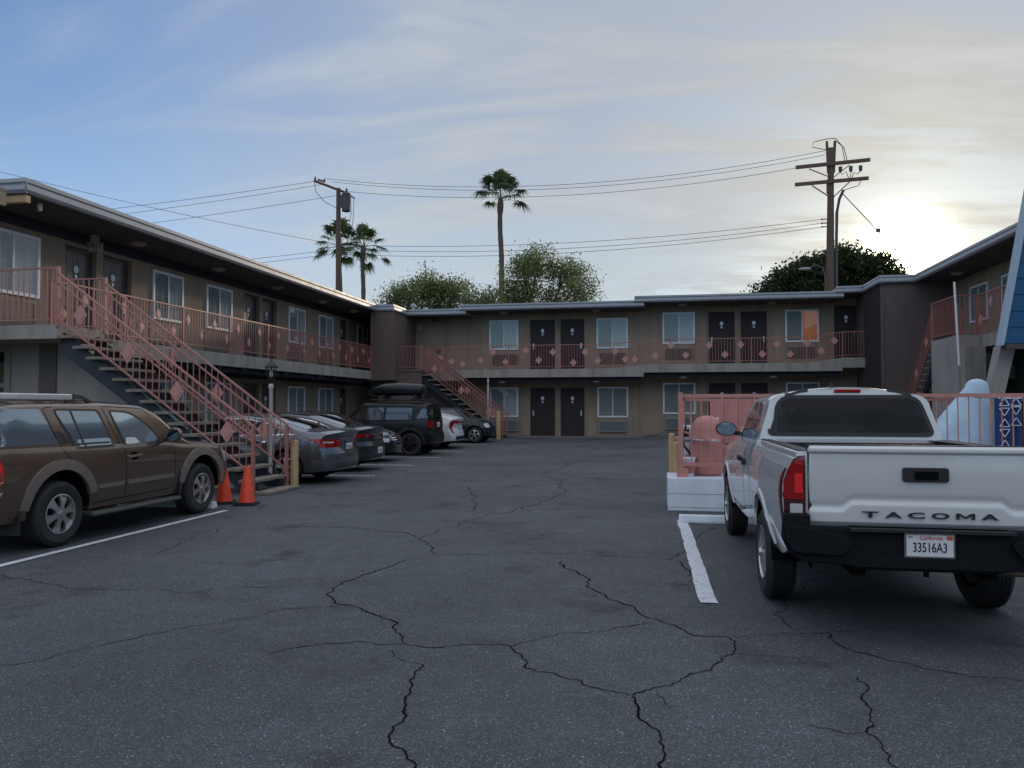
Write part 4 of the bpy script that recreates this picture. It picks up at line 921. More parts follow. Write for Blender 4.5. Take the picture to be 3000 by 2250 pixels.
M['suvfront'] = mat('front_glass', (.42, .48, .50), .04, metal=.6, coat=1.0); M['silver'] = mat('satin_silver', (.72, .72, .72), .3, metal=.6); M['black_metal'] = mat('dark_step', (.10, .10, .09), .45, metal=.5, bump=.3, bscale=90)
make_suv()

# ---- white pickup, seen from behind at the right
def make_truck():
    P = paint('truck_white', (.61, .615, .62), .0, .25)
    t = thing('pickup_truck', (1.77, 8.38, 0), 'white pickup truck with black bumper seen from behind at the right', 'pickup truck')
    ax = (-1.61, 1.61); r = .372; ra = .47; zc = r + .02
    Sc = dict(y=(-.80, 2.48), z0=.46, plan=[(-.8, .875), (0, .89), (1.9, .91), (2.48, .86)], belt=[(-.8, 1.27), (.6, 1.24), (1.0, 1.18), (2.48, 1.02)], top=[(-.8, 1.70), (-.5, 1.715), (.35, 1.70), (.55, 1.63), (1.22, 1.20), (1.4, 1.19), (2.3, 1.09), (2.48, 1.05)],
              tumble=.30, rc=.12, crown=.065, shoulder=.055, tuck=.04, rear=[(.4, 0), (1.25, 0), (1.75, -.10)], front=[(.4, -.05), (.6, 0), (.8, 0), (1.05, -.12)], rk=.05, rp=6, fk=.22, fp=3, blend=.25)
    o, b = car_mesh(hull(Sc), [(s * .60, s * 1.1, (ax[1], zc), ra) for s in (1, -1)], 'cab', P, t, boxes=[(-.575, .575, -.71, .50, .98, 1.655), (-.655, .655, -1.0, -.60, 1.36, 1.50), (-.585, .585, -1.01, -.59, 1.345, 1.67), (-.56, .56, .40, 1.02, 1.27, 1.58)])
    Sb = dict(y=(-2.79, -.83), z0=.50, lift=.13, plan=[(-2.79, .905), (-2.2, .915), (-1.61, .925), (-1.0, .91), (-.83, .895)], belt=[(-2.79, 1.235), (-.83, 1.235)], top=[(-2.79, 1.285), (-.83, 1.285)], tumble=.15, rc=.03, crown=.006, shoulder=.075, tuck=.07,
              rear=[(.5, -.03), (.8, 0), (1.2, 0), (1.3, -.02)], front=[(.4, 0), (1.3, 0)], rk=.045, rp=9, fk=.0, blend=.22, n=50)
    o2, b2 = car_mesh(hull(Sb), [(s * .58, s * 1.1, (ax[0], zc), ra) for s in (1, -1)], 'bed', P, t)
    bm_ = bmesh.new(); bm_.from_mesh(o2.data); bmesh.ops.delete(bm_, geom=[f for f in bm_.faces if f.normal.z > .9 and f.calc_center_median().z > 1.2 and max(abs(v.co.x) for v in f.verts) < .76], context='FACES'); bm_.to_mesh(o2.data); bm_.free()
    liners(t, .92, ax, ra, zc)
    # bed lining: inner walls, floor and rail caps
    MB().box(-.742, .742, -2.70, -.885, .84, .868).box(-.742, -.72, -2.70, -.885, .868, 1.26).box(.72, .742, -2.70, -.885, .868, 1.26).box(-.72, .72, -.91, -.885, .868, 1.26).build('bed_liner', M['black'], t)
    for s in (-1, 1): MB().prism([(s * .715, 1.287), (s * .80, 1.292), (s * .80, 1.283), (s * .745, 1.25), (s * .715, 1.25)], 'y', -2.74, -.85).build('rail_cap', M['black'], t)
    for a in ax:
        for x in (.895, -.895): wheel(t, x, a, r, .215, 'six', 'rim_silver', .60)
    for v in 'LR':
        s = 1 if v == 'R' else -1
        patch(b2, arc_band(ax[0], zc, ra - .002, ra + .05, 2, 178), v, 'wheel_arch_flare', P, t, off=.010, skirt=.02, step=.04)
        patch(b, arc_band(ax[1], zc, ra - .002, ra + .05, 2, 178), v, 'wheel_arch_flare', P, t, off=.010, skirt=.02, step=.04)
        patch(b, rnd([(.72, 1.27, .03), (.40, 1.55, .15), (.08, 1.64, .1), (-.10, 1.64, .03), (-.14, 1.26, .03)]), v, 'side_window', M['carglass'], t, off=.004)
        patch(b, rnd([(-.17, 1.64, .03), (-.40, 1.63, .08), (-.58, 1.36, .06), (-.56, 1.27, .04), (-.19, 1.265, .03)]), v, 'side_window', M['carglass'], t, off=.004)
        strip(b, [[(-.155, 1.66), (-.17, 1.2), (-.14, .56), (.0, .52), (.95, .53), (1.02, .75), (1.0, 1.16)], [(-.66, 1.62), (-.62, 1.3), (-.55, 1.1), (-.60, .55)]], v, 'door_gap', M['gap'], t, w_=.009)
        patch(b, rnd([(-.02, 1.02), (-.02, 1.07), (.18, 1.075), (.18, 1.03)], .02), v, 'door_handle', M['black'], t, off=.03, skirt=.03)
        patch(b, rnd([(-.32, 1.00), (-.32, 1.07), (-.22, 1.075), (-.22, 1.01)], .02), v, 'door_handle', M['black'], t, off=.03, skirt=.03)
        # rear lamp: wraps from the side to the back
        lamp = patch(b2, rnd([(s * .905, .80, .02), (s * .905, 1.14, .1), (s * .83, 1.245, .08), (s * .757, 1.255, .01), (s * .757, .80, .01)]), 'B', 'tail_lamp', M['lampdark'], t, off=.012, skirt=.02, step=.03)
        patch(b2, rnd([(-2.738, .80, .01), (-2.738, 1.17, .01), (-2.71, 1.13, .04), (-2.675, 1.02, .05), (-2.685, .80, .02)]), v, 'tail_lamp', M['lampdark'], t, off=.012, step=.03)
        patch(b2, rnd([(s * .898, .955, .01), (s * .895, 1.13, .08), (s * .825, 1.225, .07), (s * .77, 1.235, .01), (s * .77, .955, .01)]), 'B', 'lamp_lens', M['red_lamp'], lamp, off=.017, step=.03)
        patch(b2, rnd([(-2.736, .955, .01), (-2.736, 1.15, .01), (-2.712, 1.11, .04), (-2.685, 1.02, .05), (-2.69, .955, .02)]), v, 'lamp_lens', M['red_lamp'], lamp, off=.017, step=.03)
        patch(b2, rnd([(s * .825, 1.0), (s * .825, 1.13), (s * .775, 1.135), (s * .775, 1.0)], .01), 'B', 'brake_lens', M['red_bright'], lamp, off=.022, step=.03)
        patch(b2, rnd([(s * .855, .855), (s * .855, .925), (s * .775, .925), (s * .775, .855)], .01), 'B', 'reverse_lens', M['clear_lamp'], lamp, off=.02, step=.03)
        mirror_part(t, s * .84, .95, 1.33, M['black'], s, .24, .17)
        strip(b, [[(s * .53, -.77), (s * .53, .3)]], 'T', 'roof_moulding', M['black'], t, w_=.026, off=.004)
        strip(b, [[(s * .535, 1.772), (s * .555, 1.69)]], 'B', 'roof_moulding', M['black'], t, w_=.026, off=.004)
        patch(b, rnd([(s * .60, 1.0), (s * .82, .98), (s * .80, .82), (s * .58, .84)], .04), 'F', 'head_lamp', M['clear_lamp'], t, off=.006)
    strip(b, [rnd([(-.72, 1.33, .05), (.72, 1.33, .05), (.605, 1.68, .10), (-.605, 1.68, .10)]) + [(-.67, 1.33)]], 'B', 'window_seal', M['black'], t, w_=.035, off=.009)
    for sx_ in (-1, 1):
        MB().prism(rnd([(sx_ * .16, .9), (sx_ * .52, .9), (sx_ * .50, 1.36), (sx_ * .20, 1.36)], .06), 'y', -.30, -.18).prism(rnd([(sx_ * .25, 1.38), (sx_ * .45, 1.38), (sx_ * .43, 1.54), (sx_ * .27, 1.54)], .05), 'y', -.28, -.19).build('seat', M['black'], t)
    MB().box(-.56, .56, .35, .49, .99, 1.22).build('dashboard', M['black'], t)
    patch(b, rnd([(-.715, 1.335, .05), (.715, 1.335, .05), (.60, 1.685, .10), (-.60, 1.685, .10)]), 'B', 'rear_window', M['cabglass'], t, off=.006, skirt=.004)
    p_, _n = cast(b, 'B', 0, 1.70)
    MB().prism(rnd([(-.12, 1.722), (.12, 1.722), (.115, 1.752), (-.115, 1.752)], .012), 'y', p_.y - .012, p_.y + .05).build('brake_lamp', M['red_lamp'], t, bevel=.004)
    fin = MB().lathe([(.045, 0), (.04, .01), (.02, .03), (.012, .06), (.001, .075)], (0, 0, 0), 'z', 14); fin.v = [(-.10 + x * .9, -.45 + y * 1.6 - z * .9, 1.755 + z) for x, y, z in fin.v]; fin.build('aerial', M['black'], t, smooth=True)
    patch(b, rnd([(-.70, 1.18), (-.60, .62), (0, .52), (.60, .62), (.70, 1.18), (0, 1.26)], .06), 'T', 'windscreen', M['cabglass'], t, skirt=.004)
    patch(b, rnd([(-.5, .98), (.5, .98), (.42, .70), (-.42, .70)], .06), 'F', 'grille', M['black'], t)
    # tailgate as a pressed panel
    nx, nz_ = 120, 56; X0, Z0, Z1 = .742, .795, 1.325; vs = []
    def crease(x):
        a = abs(x); return .888 + .052 * (1 - sstep(a, .455, .535))
    def dpt(x, z):
        d = 0.010 * (1 - (abs(x) / X0) ** 6)
        d += .016 * sstep(z, 1.268, 1.288)            # top lip
        d -= .020 * sstep(z, 1.296, 1.325) ** 2
        cz = crease(x); d += .012 * (1 - sstep(z, cz - .014, cz + .014)) + .004 * max(0, (cz - z) / .1)
        d -= .007 * math.exp(-((z - cz - .03) / .022) ** 2)
        d += .008 * math.sin(PI * max(0, min(1, (z - .94) / .33)))
        d -= .02 * sstep(abs(x), .725, .742) + .015 * (1 - sstep(z, .795, .812))
        return d
    for j in range(nz_ + 1):
        for i in range(nx + 1):
            x = -X0 + 2 * X0 * i / nx; z = Z0 + (Z1 - Z0) * j / nz_; vs.append((x, -2.795 - dpt(x, z), z))
    mb = MB(); mb.add(vs, [(j * (nx + 1) + i, j * (nx + 1) + i + 1, (j + 1) * (nx + 1) + i + 1, (j + 1) * (nx + 1) + i) for j in range(nz_) for i in range(nx)])
    top = [vs[nz_ * (nx + 1)], vs[nz_ * (nx + 1) + nx]]
    tg = mb.build('tailgate', P, t, smooth=25, fix=False)
    # face outward
    bm_ = bmesh.new(); bm_.from_mesh(tg.data); [f.normal_flip() for f in bm_.faces if f.normal.y > 0]; bm_.to_mesh(tg.data); bm_.free()
    MB().box(-.742, .742, -2.79, -2.735, .80, 1.322).build('inner_panel', M['black'], tg)
    MB().box(-.742, .742, -2.788, -2.73, 1.3225, 1.332).build('top_cap', M['black'], tg)
    x = -.405
    for ch, wc, gap_ in (('T', .125, .035), ('A', .125, .03), ('C', .125, .035), ('O', .13, .035), ('M', .135, .032), ('A', .125, 0)):
        lt = text_mb(ch, .062, .003, bold=.0016) if ch != 'M' else MB().prism([(0, 0), (.012, 0), (.012, .031), (.032, .008), (.038, .008), (.058, .031), (.058, 0), (.07, 0), (.07, .045), (.056, .045), (.035, .020), (.014, .045), (0, .045)], 'z', -.003, .003); xs = [v[0] for v in lt.v]; zs = [v[1] for v in lt.v]; sx = wc * .84 / (max(xs) - min(xs)); mxx = (max(xs) + min(xs)) / 2; mz = (max(zs) + min(zs)) / 2; szz = .040 / (max(zs) - min(zs))
        lt.v = [((a - mxx) * sx, (c - mz) * szz, d) for a, c, d in lt.v]
        place(lt, (x + wc / 2 * .84, -2.832, .868), (1, 0, 0), (0, 0, 1)).build('letter', M['black'], tg); x += wc * .84 + gap_ + .006
    h = MB().prism(rnd([(-.145, 1.09), (.14, 1.09), (.14, 1.185), (-.145, 1.185)], .02), 'y', -2.835, -2.80); ho = h.build('handle_housing', M['black'], tg, bevel=.006)
    MB().prism(rnd([(-.075, 1.105), (.075, 1.105), (.075, 1.16), (-.075, 1.16)], .015), 'y', -2.839, -2.834).build('handle', M['well'], ho)
    # bumper
    def mir(p): return p + [(-x, z) for x, z in p[::-1]]
    out = mir([(-.745, .785), (-.745, .865), (-.915, .865), (-.925, .70), (-.88, .60), (-.80, .545), (-.50, .53), (-.40, .505)])
    bp = MB().prism(out, 'y', -2.885, -2.80); bo = bp.build('rear_bumper', M['bumper'], t, bevel=.012)
    pads = MB()
    for s in (-1, 1):
        pd = rnd([(s * .74, .775, .01), (s * .905, .80, .03), (s * .91, .70, .03), (s * .86, .615, .05), (s * .55, .60, .04), (s * .46, .71, .05)], .03)
        if s > 0: pd = pd[::-1]
        pads.prism(pd, 'y', -2.925, -2.88)
    pads.prism(rnd(mir([(-.44, .53), (-.33, .60)]), .02), 'y', -2.915, -2.88)
    pads.build('bumper_pad', M['bumper'], bo, bevel=.01)
    MB().box(-.50, .50, -2.93, -2.80, .765, .785).build('bumper_step', M['black'], bo)
    pl = MB().box(-.165, .145, -2.905, -2.888, .60, .765).build('licence_plate', M['plate_frame'], bo, bevel=.003)
    MB().box(-.152, .132, -2.909, -2.904, .612, .752).build('plate_sheet', M['plate'], pl)
    place(text_mb('33516A3', .088, .0006, sx=.66, bold=.0006), (-.01, -2.911, .668), (1, 0, 0), (0, 0, 1)).build('plate_number', M['ink'], pl)
    place(text_mb('California', .036, .0005, shear=.35), (-.005, -2.911, .733), (1, 0, 0), (0, 0, 1)).build('plate_state', M['red_ink'], pl)
    place(text_mb('TOYOTA', .020, .0005, sx=1.8), (-.01, -2.907, .7575), (1, 0, 0), (0, 0, 1)).build('frame_lettering', M['white'], pl)
    place(text_mb('DEC', .016, .0005), (-.128, -2.911, .738), (1, 0, 0), (0, 0, 1)).build('plate_month', M['ink'], pl)
    MB().box(.092, .128, -2.911, -2.908, .722, .748).build('plate_sticker', mat('sticker_red', (.6, .12, .06), .5), pl)
    # underside: frame, axle, differential, exhaust
    MB().box(-.50, .50, -2.7, 2.2, .50, .60).build('chassis', M['well'], t)
    MB().box(-.45, -.37, -2.75, 2.0, .44, .56).box(.37, .45, -2.75, 2.0, .44, .56).tube([(-.75, -1.61, .37), (.75, -1.61, .37)], .045, 10).build('frame_rail', M['well'], t)
    MB().tube([(.30, -2.0, .42), (.45, -2.45, .45), (.62, -2.60, .47), (.95, -2.65, .47)], .032, 10).build('exhaust_pipe', M['exhaust'], t)
    MB().tube([(-.02, -2.86, .52), (-.02, -2.86, .47)], .018, 8).build('hitch_pin', M['well'], t)
    return t
M['lampdark'] = mat('lamp_housing', (.05, .004, .006), .2, coat=1.0); M['bumper'] = mat('bumper_plastic', (.009, .010, .013), .72, spec=.15, bump=.15, bscale=200); M['plate_frame'] = mat('plate_frame', (.30, .30, .30), .3, metal=.8); M['exhaust'] = mat('exhaust_steel', (.30, .25, .20), .4, metal=.9)
make_truck()

# ---- saloons and hatches in the left row
def sedan_spec(k=0):
    return dict(y=(-2.42, 2.43), z0=.24, lift=.03, plan=[(-2.42, .88), (-1.7, .915), (1.6, .915), (2.43, .84)], belt=[(-2.42, .98), (-1.6, .97), (-.5, .93), (.9, .88), (1.3, .85), (2.43, .68)],
                top=[(-2.42, 1.00), (-2.30, 1.045), (-1.75, 1.06), (-.85, 1.33), (-.35, 1.385), (.15, 1.385), (.45, 1.31), (1.28, .95), (1.5, .93), (2.2, .80), (2.43, .73)], tumble=.42, rc=.07, crown=.055, shoulder=.05, tuck=.08,
                rear=[(.22, -.06), (.34, 0), (.60, .01), (.72, -.05), (.90, -.07), (1.0, -.01), (1.06, 0)], front=[(.24, -.10), (.40, 0), (.6, 0), (.8, -.12)], rk=.30, rp=3.2, fk=.45, fp=2.6, blend=.6, tw=.12)
def side_glass(b, t, keys, gmat='carglass', divs=(), chrome=True):
    for v in 'RL':
        if chrome: patch(b, rnd(keys, .08), v, 'window_trim', M['chrome'], t, off=.002)
        c = sum((Vector(p[:2]) for p in keys), Vector((0, 0))) / len(keys)
        inn = [tuple(c + (Vector(p[:2]) - c) * Vector((1 - .022 / max(.3, abs(p[0] - c.x)), 1 - .016 / max(.08, abs(p[1] - c.y))))) for p in keys]
        patch(b, rnd(inn, .07), v, 'side_window', M[gmat], t, off=.005)
        for d in divs: strip(b, [d], v, 'window_divider', M['black'], t, w_=.05, off=.007)
def sedan(loc, rz, col, label, rear_lamp='altima', txt='7PBC482', hood=False, metal=.6, rim='rim_silver'):
    P = paint('paint_' + label.split()[0], col, metal, .25); t = thing('sedan', (*loc, 0), label, 'car', rz, 'cars parked in the left row')
    S = sedan_spec(); ax = (-1.38, 1.42); r = .325; ra = .385; o, b = car_mesh(hull(S), [(s * .60, s * 1.1, (a, r + .02), ra) for a in ax for s in (1, -1)], 'body', P, t)
    liners(t, .91, ax, ra, r + .02)
    for a in ax:
        for x in (.895, -.895): wheel(t, x, a, r, .21, 'five', rim, .68)
    side_glass(b, t, [(-1.62, 1.01, .03), (-1.05, 1.22, .15), (-.4, 1.33), (.15, 1.33), (.45, 1.26), (1.0, .94, .03), (-.3, .97), (-1.3, 1.0)], divs=[[(-.35, 1.33), (-.28, .96)], [(-1.15, 1.2), (-1.12, 1.0)]])
    # glass shapes seen from above
    patch(b, rnd([(-.60, -1.72), (.60, -1.72), (.50, -.92), (-.50, -.92)], .09), 'T', 'rear_window', M['carglass'], t)
    patch(b, rnd([(-.66, 1.22), (-.52, .42), (0, .34), (.52, .42), (.66, 1.22), (0, 1.30)], .06), 'T', 'windscreen', M['carglass'], t)
    strip(b, [[(-.74, -1.78), (-.80, -2.30)], [(.74, -1.78), (.80, -2.30)], [(-.72, -1.78), (.72, -1.78)]], 'T', 'boot_gap', M['gap'], t)
    for v in 'RL':
        s = 1 if v == 'R' else -1
        strip(b, [[(-.36, 1.35), (-.29, .95), (-.25, .36), (.85, .34), (.98, .60), (.96, .90)], [(-.30, .36), (-.85, .38), (-1.05, .62), (-1.30, .88), (-1.35, .98)], [(-1.75, .50), (-2.1, .55)]], v, 'door_gap', M['gap'], t)
        for y in (-.95, .05): patch(b, rnd([(y, .84), (y, .87), (y + .2, .865), (y + .2, .835)], .01), v, 'door_handle', M['chrome'], t, off=.025, skirt=.02)
        if v == 'L': strip(b, [[(-1.72, .90), (-1.55, .90), (-1.55, .74), (-1.72, .74), (-1.72, .90)]], v, 'fuel_door', M['gap'], t)
        mirror_part(t, s * .88, .72, .98, P, s, .17, .13)
        if rear_lamp == 'altima':
            l = patch(b, rnd([(-1.86, .915, .01), (-2.05, .93, .05), (-2.47, .90, .01), (-2.47, .745, .01), (-2.20, .74, .05), (-2.08, .82, .05)]), v, 'tail_lamp', M['red_lamp'], t, off=.006, step=.04)
            patch(b, rnd([(s * .90, .90, .01), (s * .42, .885, .03), (s * .42, .76, .03), (s * .90, .745, .01)]), 'B', 'tail_lamp', M['red_lamp'], t, off=.008, step=.04)
            patch(b, rnd([(s * .80, .865), (s * .58, .86), (s * .58, .83), (s * .80, .835)], .01), 'B', 'lamp_strip', M['clear_lamp'], l, off=.012, step=.04)
            patch(b, rnd([(s * .86, .735), (s * .44, .745), (s * .50, .66), (s * .88, .655)], .02), 'B', 'bumper_panel', P, t, off=.014)  # raised patch in the body paint below the lamp
        else:
            patch(b, rnd([(s * .88, .90, .01), (s * .50, .89, .02), (s * .52, .86, .02), (s * .80, .82, .02), (s * .88, .80, .01)]), 'B', 'tail_lamp', M['red_lamp'], t, off=.006, step=.04)
            patch(b, rnd([(-2.15, .91, .01), (-2.44, .90, .01), (-2.44, .82, .01), (-2.28, .84, .02)]), v, 'tail_lamp', M['red_lamp'], t, off=.006, step=.04)
        patch(b, rnd([(s * .50, .66, .02), (s * .78, .70, .03), (s * .80, .58, .03), (s * .56, .56, .02)]), 'F', 'head_lamp', M['clear_lamp'], t, off=.006)
        patch(b, rnd([(s * .55, .40, .02), (s * .75, .42, .03), (s * .73, .33, .03), (s * .55, .32, .02)]), 'F', 'fog_lamp_bezel', M['black'], t, off=.004)
    patch(b, rnd([(-.42, .74), (.42, .74), (.30, .46), (-.30, .46)], .06), 'F', 'grille', M['black'], t, off=.004)
    strip(b, [[(-.44, .745), (-.31, .45), (.31, .45), (.44, .745)], [(-.42, .68), (.42, .68)], [(-.38, .62), (.38, .62)], [(-.36, .56), (.36, .56)]], 'F', 'grille_trim', M['chrome'], t, w_=.022, off=.012)
    strip(b, [[(-.24, .80), (.24, .80)], [(-.40, .925), (.40, .925)]], 'B', 'boot_trim', M['chrome'], t, w_=.022, off=.010)
    strip(b, [[(-.60, .70), (-.30, .655), (.30, .655), (.60, .70)]], 'B', 'bumper_gap', M['gap'], t, w_=.012)
    patch(b, rnd([(-.40, .73), (.40, .73), (.30, .665), (-.30, .665)], .02), 'B', 'plate_recess', M['black'], t, off=.003)
    strip(b, [[(-.62, .40), (.62, .40)], [(-.60, .35), (.60, .35)]], 'B', 'diffuser_trim', M['black'], t, w_=.022, off=.006)
    strip(b, [[(-.50, .30), (.50, .30)]], 'B', 'diffuser_trim', M['chrome'], t, w_=.018, off=.008)
    pz = .735 if rear_lamp == 'altima' else .50
    p, nn = cast(b, 'B', 0, pz); plate(t, (0, p.y - .012, pz), -1, txt)
    patch(b, rnd([(-.035, .885), (.035, .885), (.035, .845), (-.035, .845)], .02), 'B', 'badge', M['chrome'], t, off=.012)
    MB().box(-.62, .62, -2.1, 2.1, .18, .40).build('underbody', M['well'], t)
    fin = MB().lathe([(.03, 0), (.02, .03), (.001, .06)], (0, 0, 0), 'z', 10); fin.v = [(x * .6, -.62 + y * 1.6, 1.415 + z) for x, y, z in fin.v]; fin.build('aerial', M['black'], t, smooth=True)
    return t
# nose towards -X: rz = +90 deg ; rear bumper at X = x0 + 2.42
sedan((-6.34 - 2.42, 15.42), R(90), (.12, .13, .15), 'metallic grey saloon with large red tail lamps and chrome window line beside the lamp post', 'altima')
sedan((-6.75 - 2.42, 18.25), R(90), (.028, .034, .040), 'charcoal saloon with sloping rear glass parked between grey saloon and black sport utility vehicle', 'lexus', txt='6TRJ540', metal=.5)
sedan((-7.25 - 2.43, 21.25), R(-90), (.012, .012, .014), 'black saloon backed in with chrome grille and headlamp facing the parking aisle', 'lexus', txt='', metal=.3)
def boxy(loc, rz, col, label, cat, S, ax, r, ra, glass, rearlamp, plate_z, name='sport_utility_vehicle', windscreen=None, rearwin=None, rim='rim_dark', group='cars parked in the left row', clad=None, headl=None, txt='8JKL203', wd=.23, xw=.885):
    P = paint('paint_' + label.split()[0] + name[:3], col, .1, .36); P.node_tree.nodes['Principled BSDF'].inputs['Coat Weight'].default_value = .3; P.node_tree.nodes['Principled BSDF'].inputs['Specular IOR Level'].default_value = .25; t = thing(name, (*loc, gz(*loc) + S.get('dz', 0)), label, cat, rz, group)
    o, b = car_mesh(hull(S), [(s * .55, s * 1.1, (a, r + .02), ra) for a in ax for s in (1, -1)], 'body', P, t); W = max(v for _, v in S['plan']); liners(t, W, ax, ra, r + .02)
    for a in ax:
        for x in (xw, -xw): wheel(t, x, a, r, wd, 'five', rim, .66)
    for v in 'RL':
        for k, pl in enumerate(glass): patch(b, rnd(pl, .04), v, 'side_window', M['carglass'], t, off=.004)
        if clad:
            for a in ax: patch(b, arc_band(a, r + .02, ra - .002, ra + .08, -10, 190), v, 'wheel_arch_cladding', M[clad], t, off=.02, skirt=.02, step=.05)
        for pl in rearlamp.get('side', []): patch(b, rnd(pl, .02), v, 'tail_lamp', M['red_lamp'], t, off=.008, step=.05)
        s = 1 if v == 'R' else -1
        for pl in rearlamp.get('back', []): patch(b, rnd([(s * x, z) for x, z in pl], .03), 'B', 'tail_lamp', M['red_lamp'], t, off=.010, step=.05)
        for pl in (headl or []): patch(b, rnd([(s * x, z) for x, z in pl], .09), 'F', 'head_lamp', M['clear_lamp'], t, off=.014, step=.04)
        for pl in rearlamp.get('gaps', []): strip(b, [pl], v, 'door_gap', M['gap'], t)
        mirror_part(t, s * (W - .04), rearlamp.get('my', .55), rearlamp.get('mz', 1.15), P, s, .18, .16)
    if rearwin: patch(b, rnd(rearwin, .06), 'B', 'rear_window', M['carglass'], t)
    if windscreen: patch(b, rnd(windscreen, .06), 'T', 'windscreen', M['carglass'], t)
    patch(b, rnd([(-.40, S['gr'][1]), (.40, S['gr'][1]), (.36, S['gr'][0]), (-.36, S['gr'][0])], .04), 'F', 'grille', M['black'], t, off=.004)
    patch(b, rnd([(-.60, S['z0'] + .20), (.60, S['z0'] + .20), (.55, S['z0'] + .07), (-.55, S['z0'] + .07)], .04), 'B', 'lower_valance', M['black'], t, off=.006)
    if txt:
        p, nn = cast(b, 'B', 0, plate_z); plate(t, (0, p.y - .012, plate_z), -1, txt)
    MB().box(-.6, .6, S['y'][0] + .3, S['y'][1] - .3, S['z0'] - .06, S['z0'] + .12).build('underbody', M['well'], t)
    return t, b, P
SJ = dict(dz=.0, y=(-2.08, 2.12), z0=.36, plan=[(-2.08, .87), (-1.5, .90), (1.5, .90), (2.12, .86)], belt=[(-2.08, 1.13), (.5, 1.08), (1.0, 1.05), (2.12, .98)], top=[(-2.08, 1.55), (-1.2, 1.60), (.25, 1.60), (.40, 1.54), (.85, 1.12), (1.0, 1.09), (2.0, 1.04), (2.12, 1.02)], tumble=.15, rc=.08, crown=.04, shoulder=.03, tuck=.05,
          rear=[(.36, -.02), (.45, .02), (.68, .02), (.74, -.04), (1.15, -.05), (1.55, -.14)], front=[(.36, -.05), (.6, 0), (1.0, -.06)], rk=.12, rp=4, fk=.15, fp=4, gr=(.80, .95))
jeep, jb, jP = boxy((-6.97 - 2.08, 24.42), R(90), (.008, .010, .013), 'black boxy sport utility vehicle carrying a roof cargo box in the left row', 'sport utility vehicle', dict(SJ, top=[(y_, z_ + .07 * sstep(z_, 1.1, 1.5)) for y_, z_ in SJ['top']]), (-1.36, 1.26), .365, .43,
     [[(-1.98, 1.48), (-1.72, 1.50), (-1.55, 1.18), (-1.92, 1.20)], [(-1.42, 1.52), (-.55, 1.53), (-.52, 1.14), (-1.36, 1.15)], [(-.47, 1.53), (.22, 1.53), (.62, 1.14), (-.44, 1.13)]],
     dict(side=[[(-2.12, 1.12), (-1.93, 1.12), (-1.93, .88), (-2.12, .88)]], back=[[(.58, 1.10), (.86, 1.10), (.86, .88), (.58, .88)]], gaps=[[(-.5, 1.55), (-.49, .5), (-.95, .48)], [(-1.48, 1.55), (-1.45, 1.0), (-1.05, .75)], [(-.49, .5), (.68, .5), (.70, 1.1)]], my=.55, mz=1.18), .98, rearwin=[(-.62, 1.16), (.62, 1.16), (.56, 1.47), (-.56, 1.47)],
     windscreen=[(-.70, .88), (-.62, .38), (.62, .38), (.70, .88)], clad='black', txt='7ZAK319')
for s in (-1, 1): MB().tube([(s * .62, -1.85, 1.66), (s * .62, -1.75, 1.77), (s * .62, .05, 1.78), (s * .62, .2, 1.68)], .02, 8).build('roof_rail', M['black'], jeep)
MB().box(-.68, .68, -1.40, -1.32, 1.77, 1.82).box(-.68, .68, -.45, -.37, 1.77, 1.82).build('roof_crossbar', M['black'], jeep)
rb = thing('roof_cargo_box', (-8.42, 24.30, 1.90), 'dark glossy wedge nosed cargo box strapped above the black boxy vehicle', 'roof box', R(90))
def loft_box(stations, n=20, p=3.5):
    mb = MB(); vs = []
    for y, w_, z0, z1 in stations:
        for k in range(n):
            a = 2 * PI * k / n; c, s_ = math.cos(a), math.sin(a); f = (abs(c) ** p + abs(s_) ** p) ** (-1 / p); vs.append((w_ * c * f, y, (z0 + z1) / 2 + (z1 - z0) / 2 * s_ * f))
    m = len(stations); fs = [(i * n + k, i * n + (k + 1) % n, (i + 1) * n + (k + 1) % n, (i + 1) * n + k) for i in range(m - 1) for k in range(n)] + [tuple(range(n)), tuple((m - 1) * n + k for k in range(n))]
    return mb.add(vs, fs)
loft_box([(-.98, .30, .07, .33), (-.95, .36, .04, .37), (-.86, .39, .02, .40), (-.2, .40, .02, .44), (.3, .40, .02, .42), (.65, .37, .03, .33), (.86, .30, .06, .22), (.92, .2, .09, .15)]).build('shell', mat('box_gloss', (.010, .014, .016), .3, spec=.4), rb, smooth=50)
MB().box(-.402, .402, -.93, .8, .12, .13).build('lid_seam', M['black'], rb)
MB().box(-.33, .33, -.80, -.70, -.08, .05).build('mount_bracket', M['black'], rb); MB().box(-.33, .33, .30, .40, -.08, .05).build('mount_bracket', M['black'], rb)
SP = dict(y=(-2.25, 2.3), z0=.26, lift=.03, plan=[(-2.25, .84), (-1.6, .88), (1.5, .88), (2.3, .80)], belt=[(-2.25, .98), (-.5, .93), (.9, .88), (2.3, .66)], top=[(-2.25, 1.05), (-2.1, 1.10), (-1.2, 1.30), (-.2, 1.40), (.2, 1.39), (1.3, .95), (1.5, .92), (2.3, .70)], tumble=.38, rc=.07, crown=.05, shoulder=.05, tuck=.07,
          rear=[(.26, -.02), (.40, .03), (.60, .0), (.75, -.07), (.95, -.02), (1.05, 0)], front=[(.24, -.1), (.4, 0), (.8, -.15)], rk=.28, rp=3.2, fk=.45, fp=2.6, gr=(.36, .46), blend=.5, tw=.12)
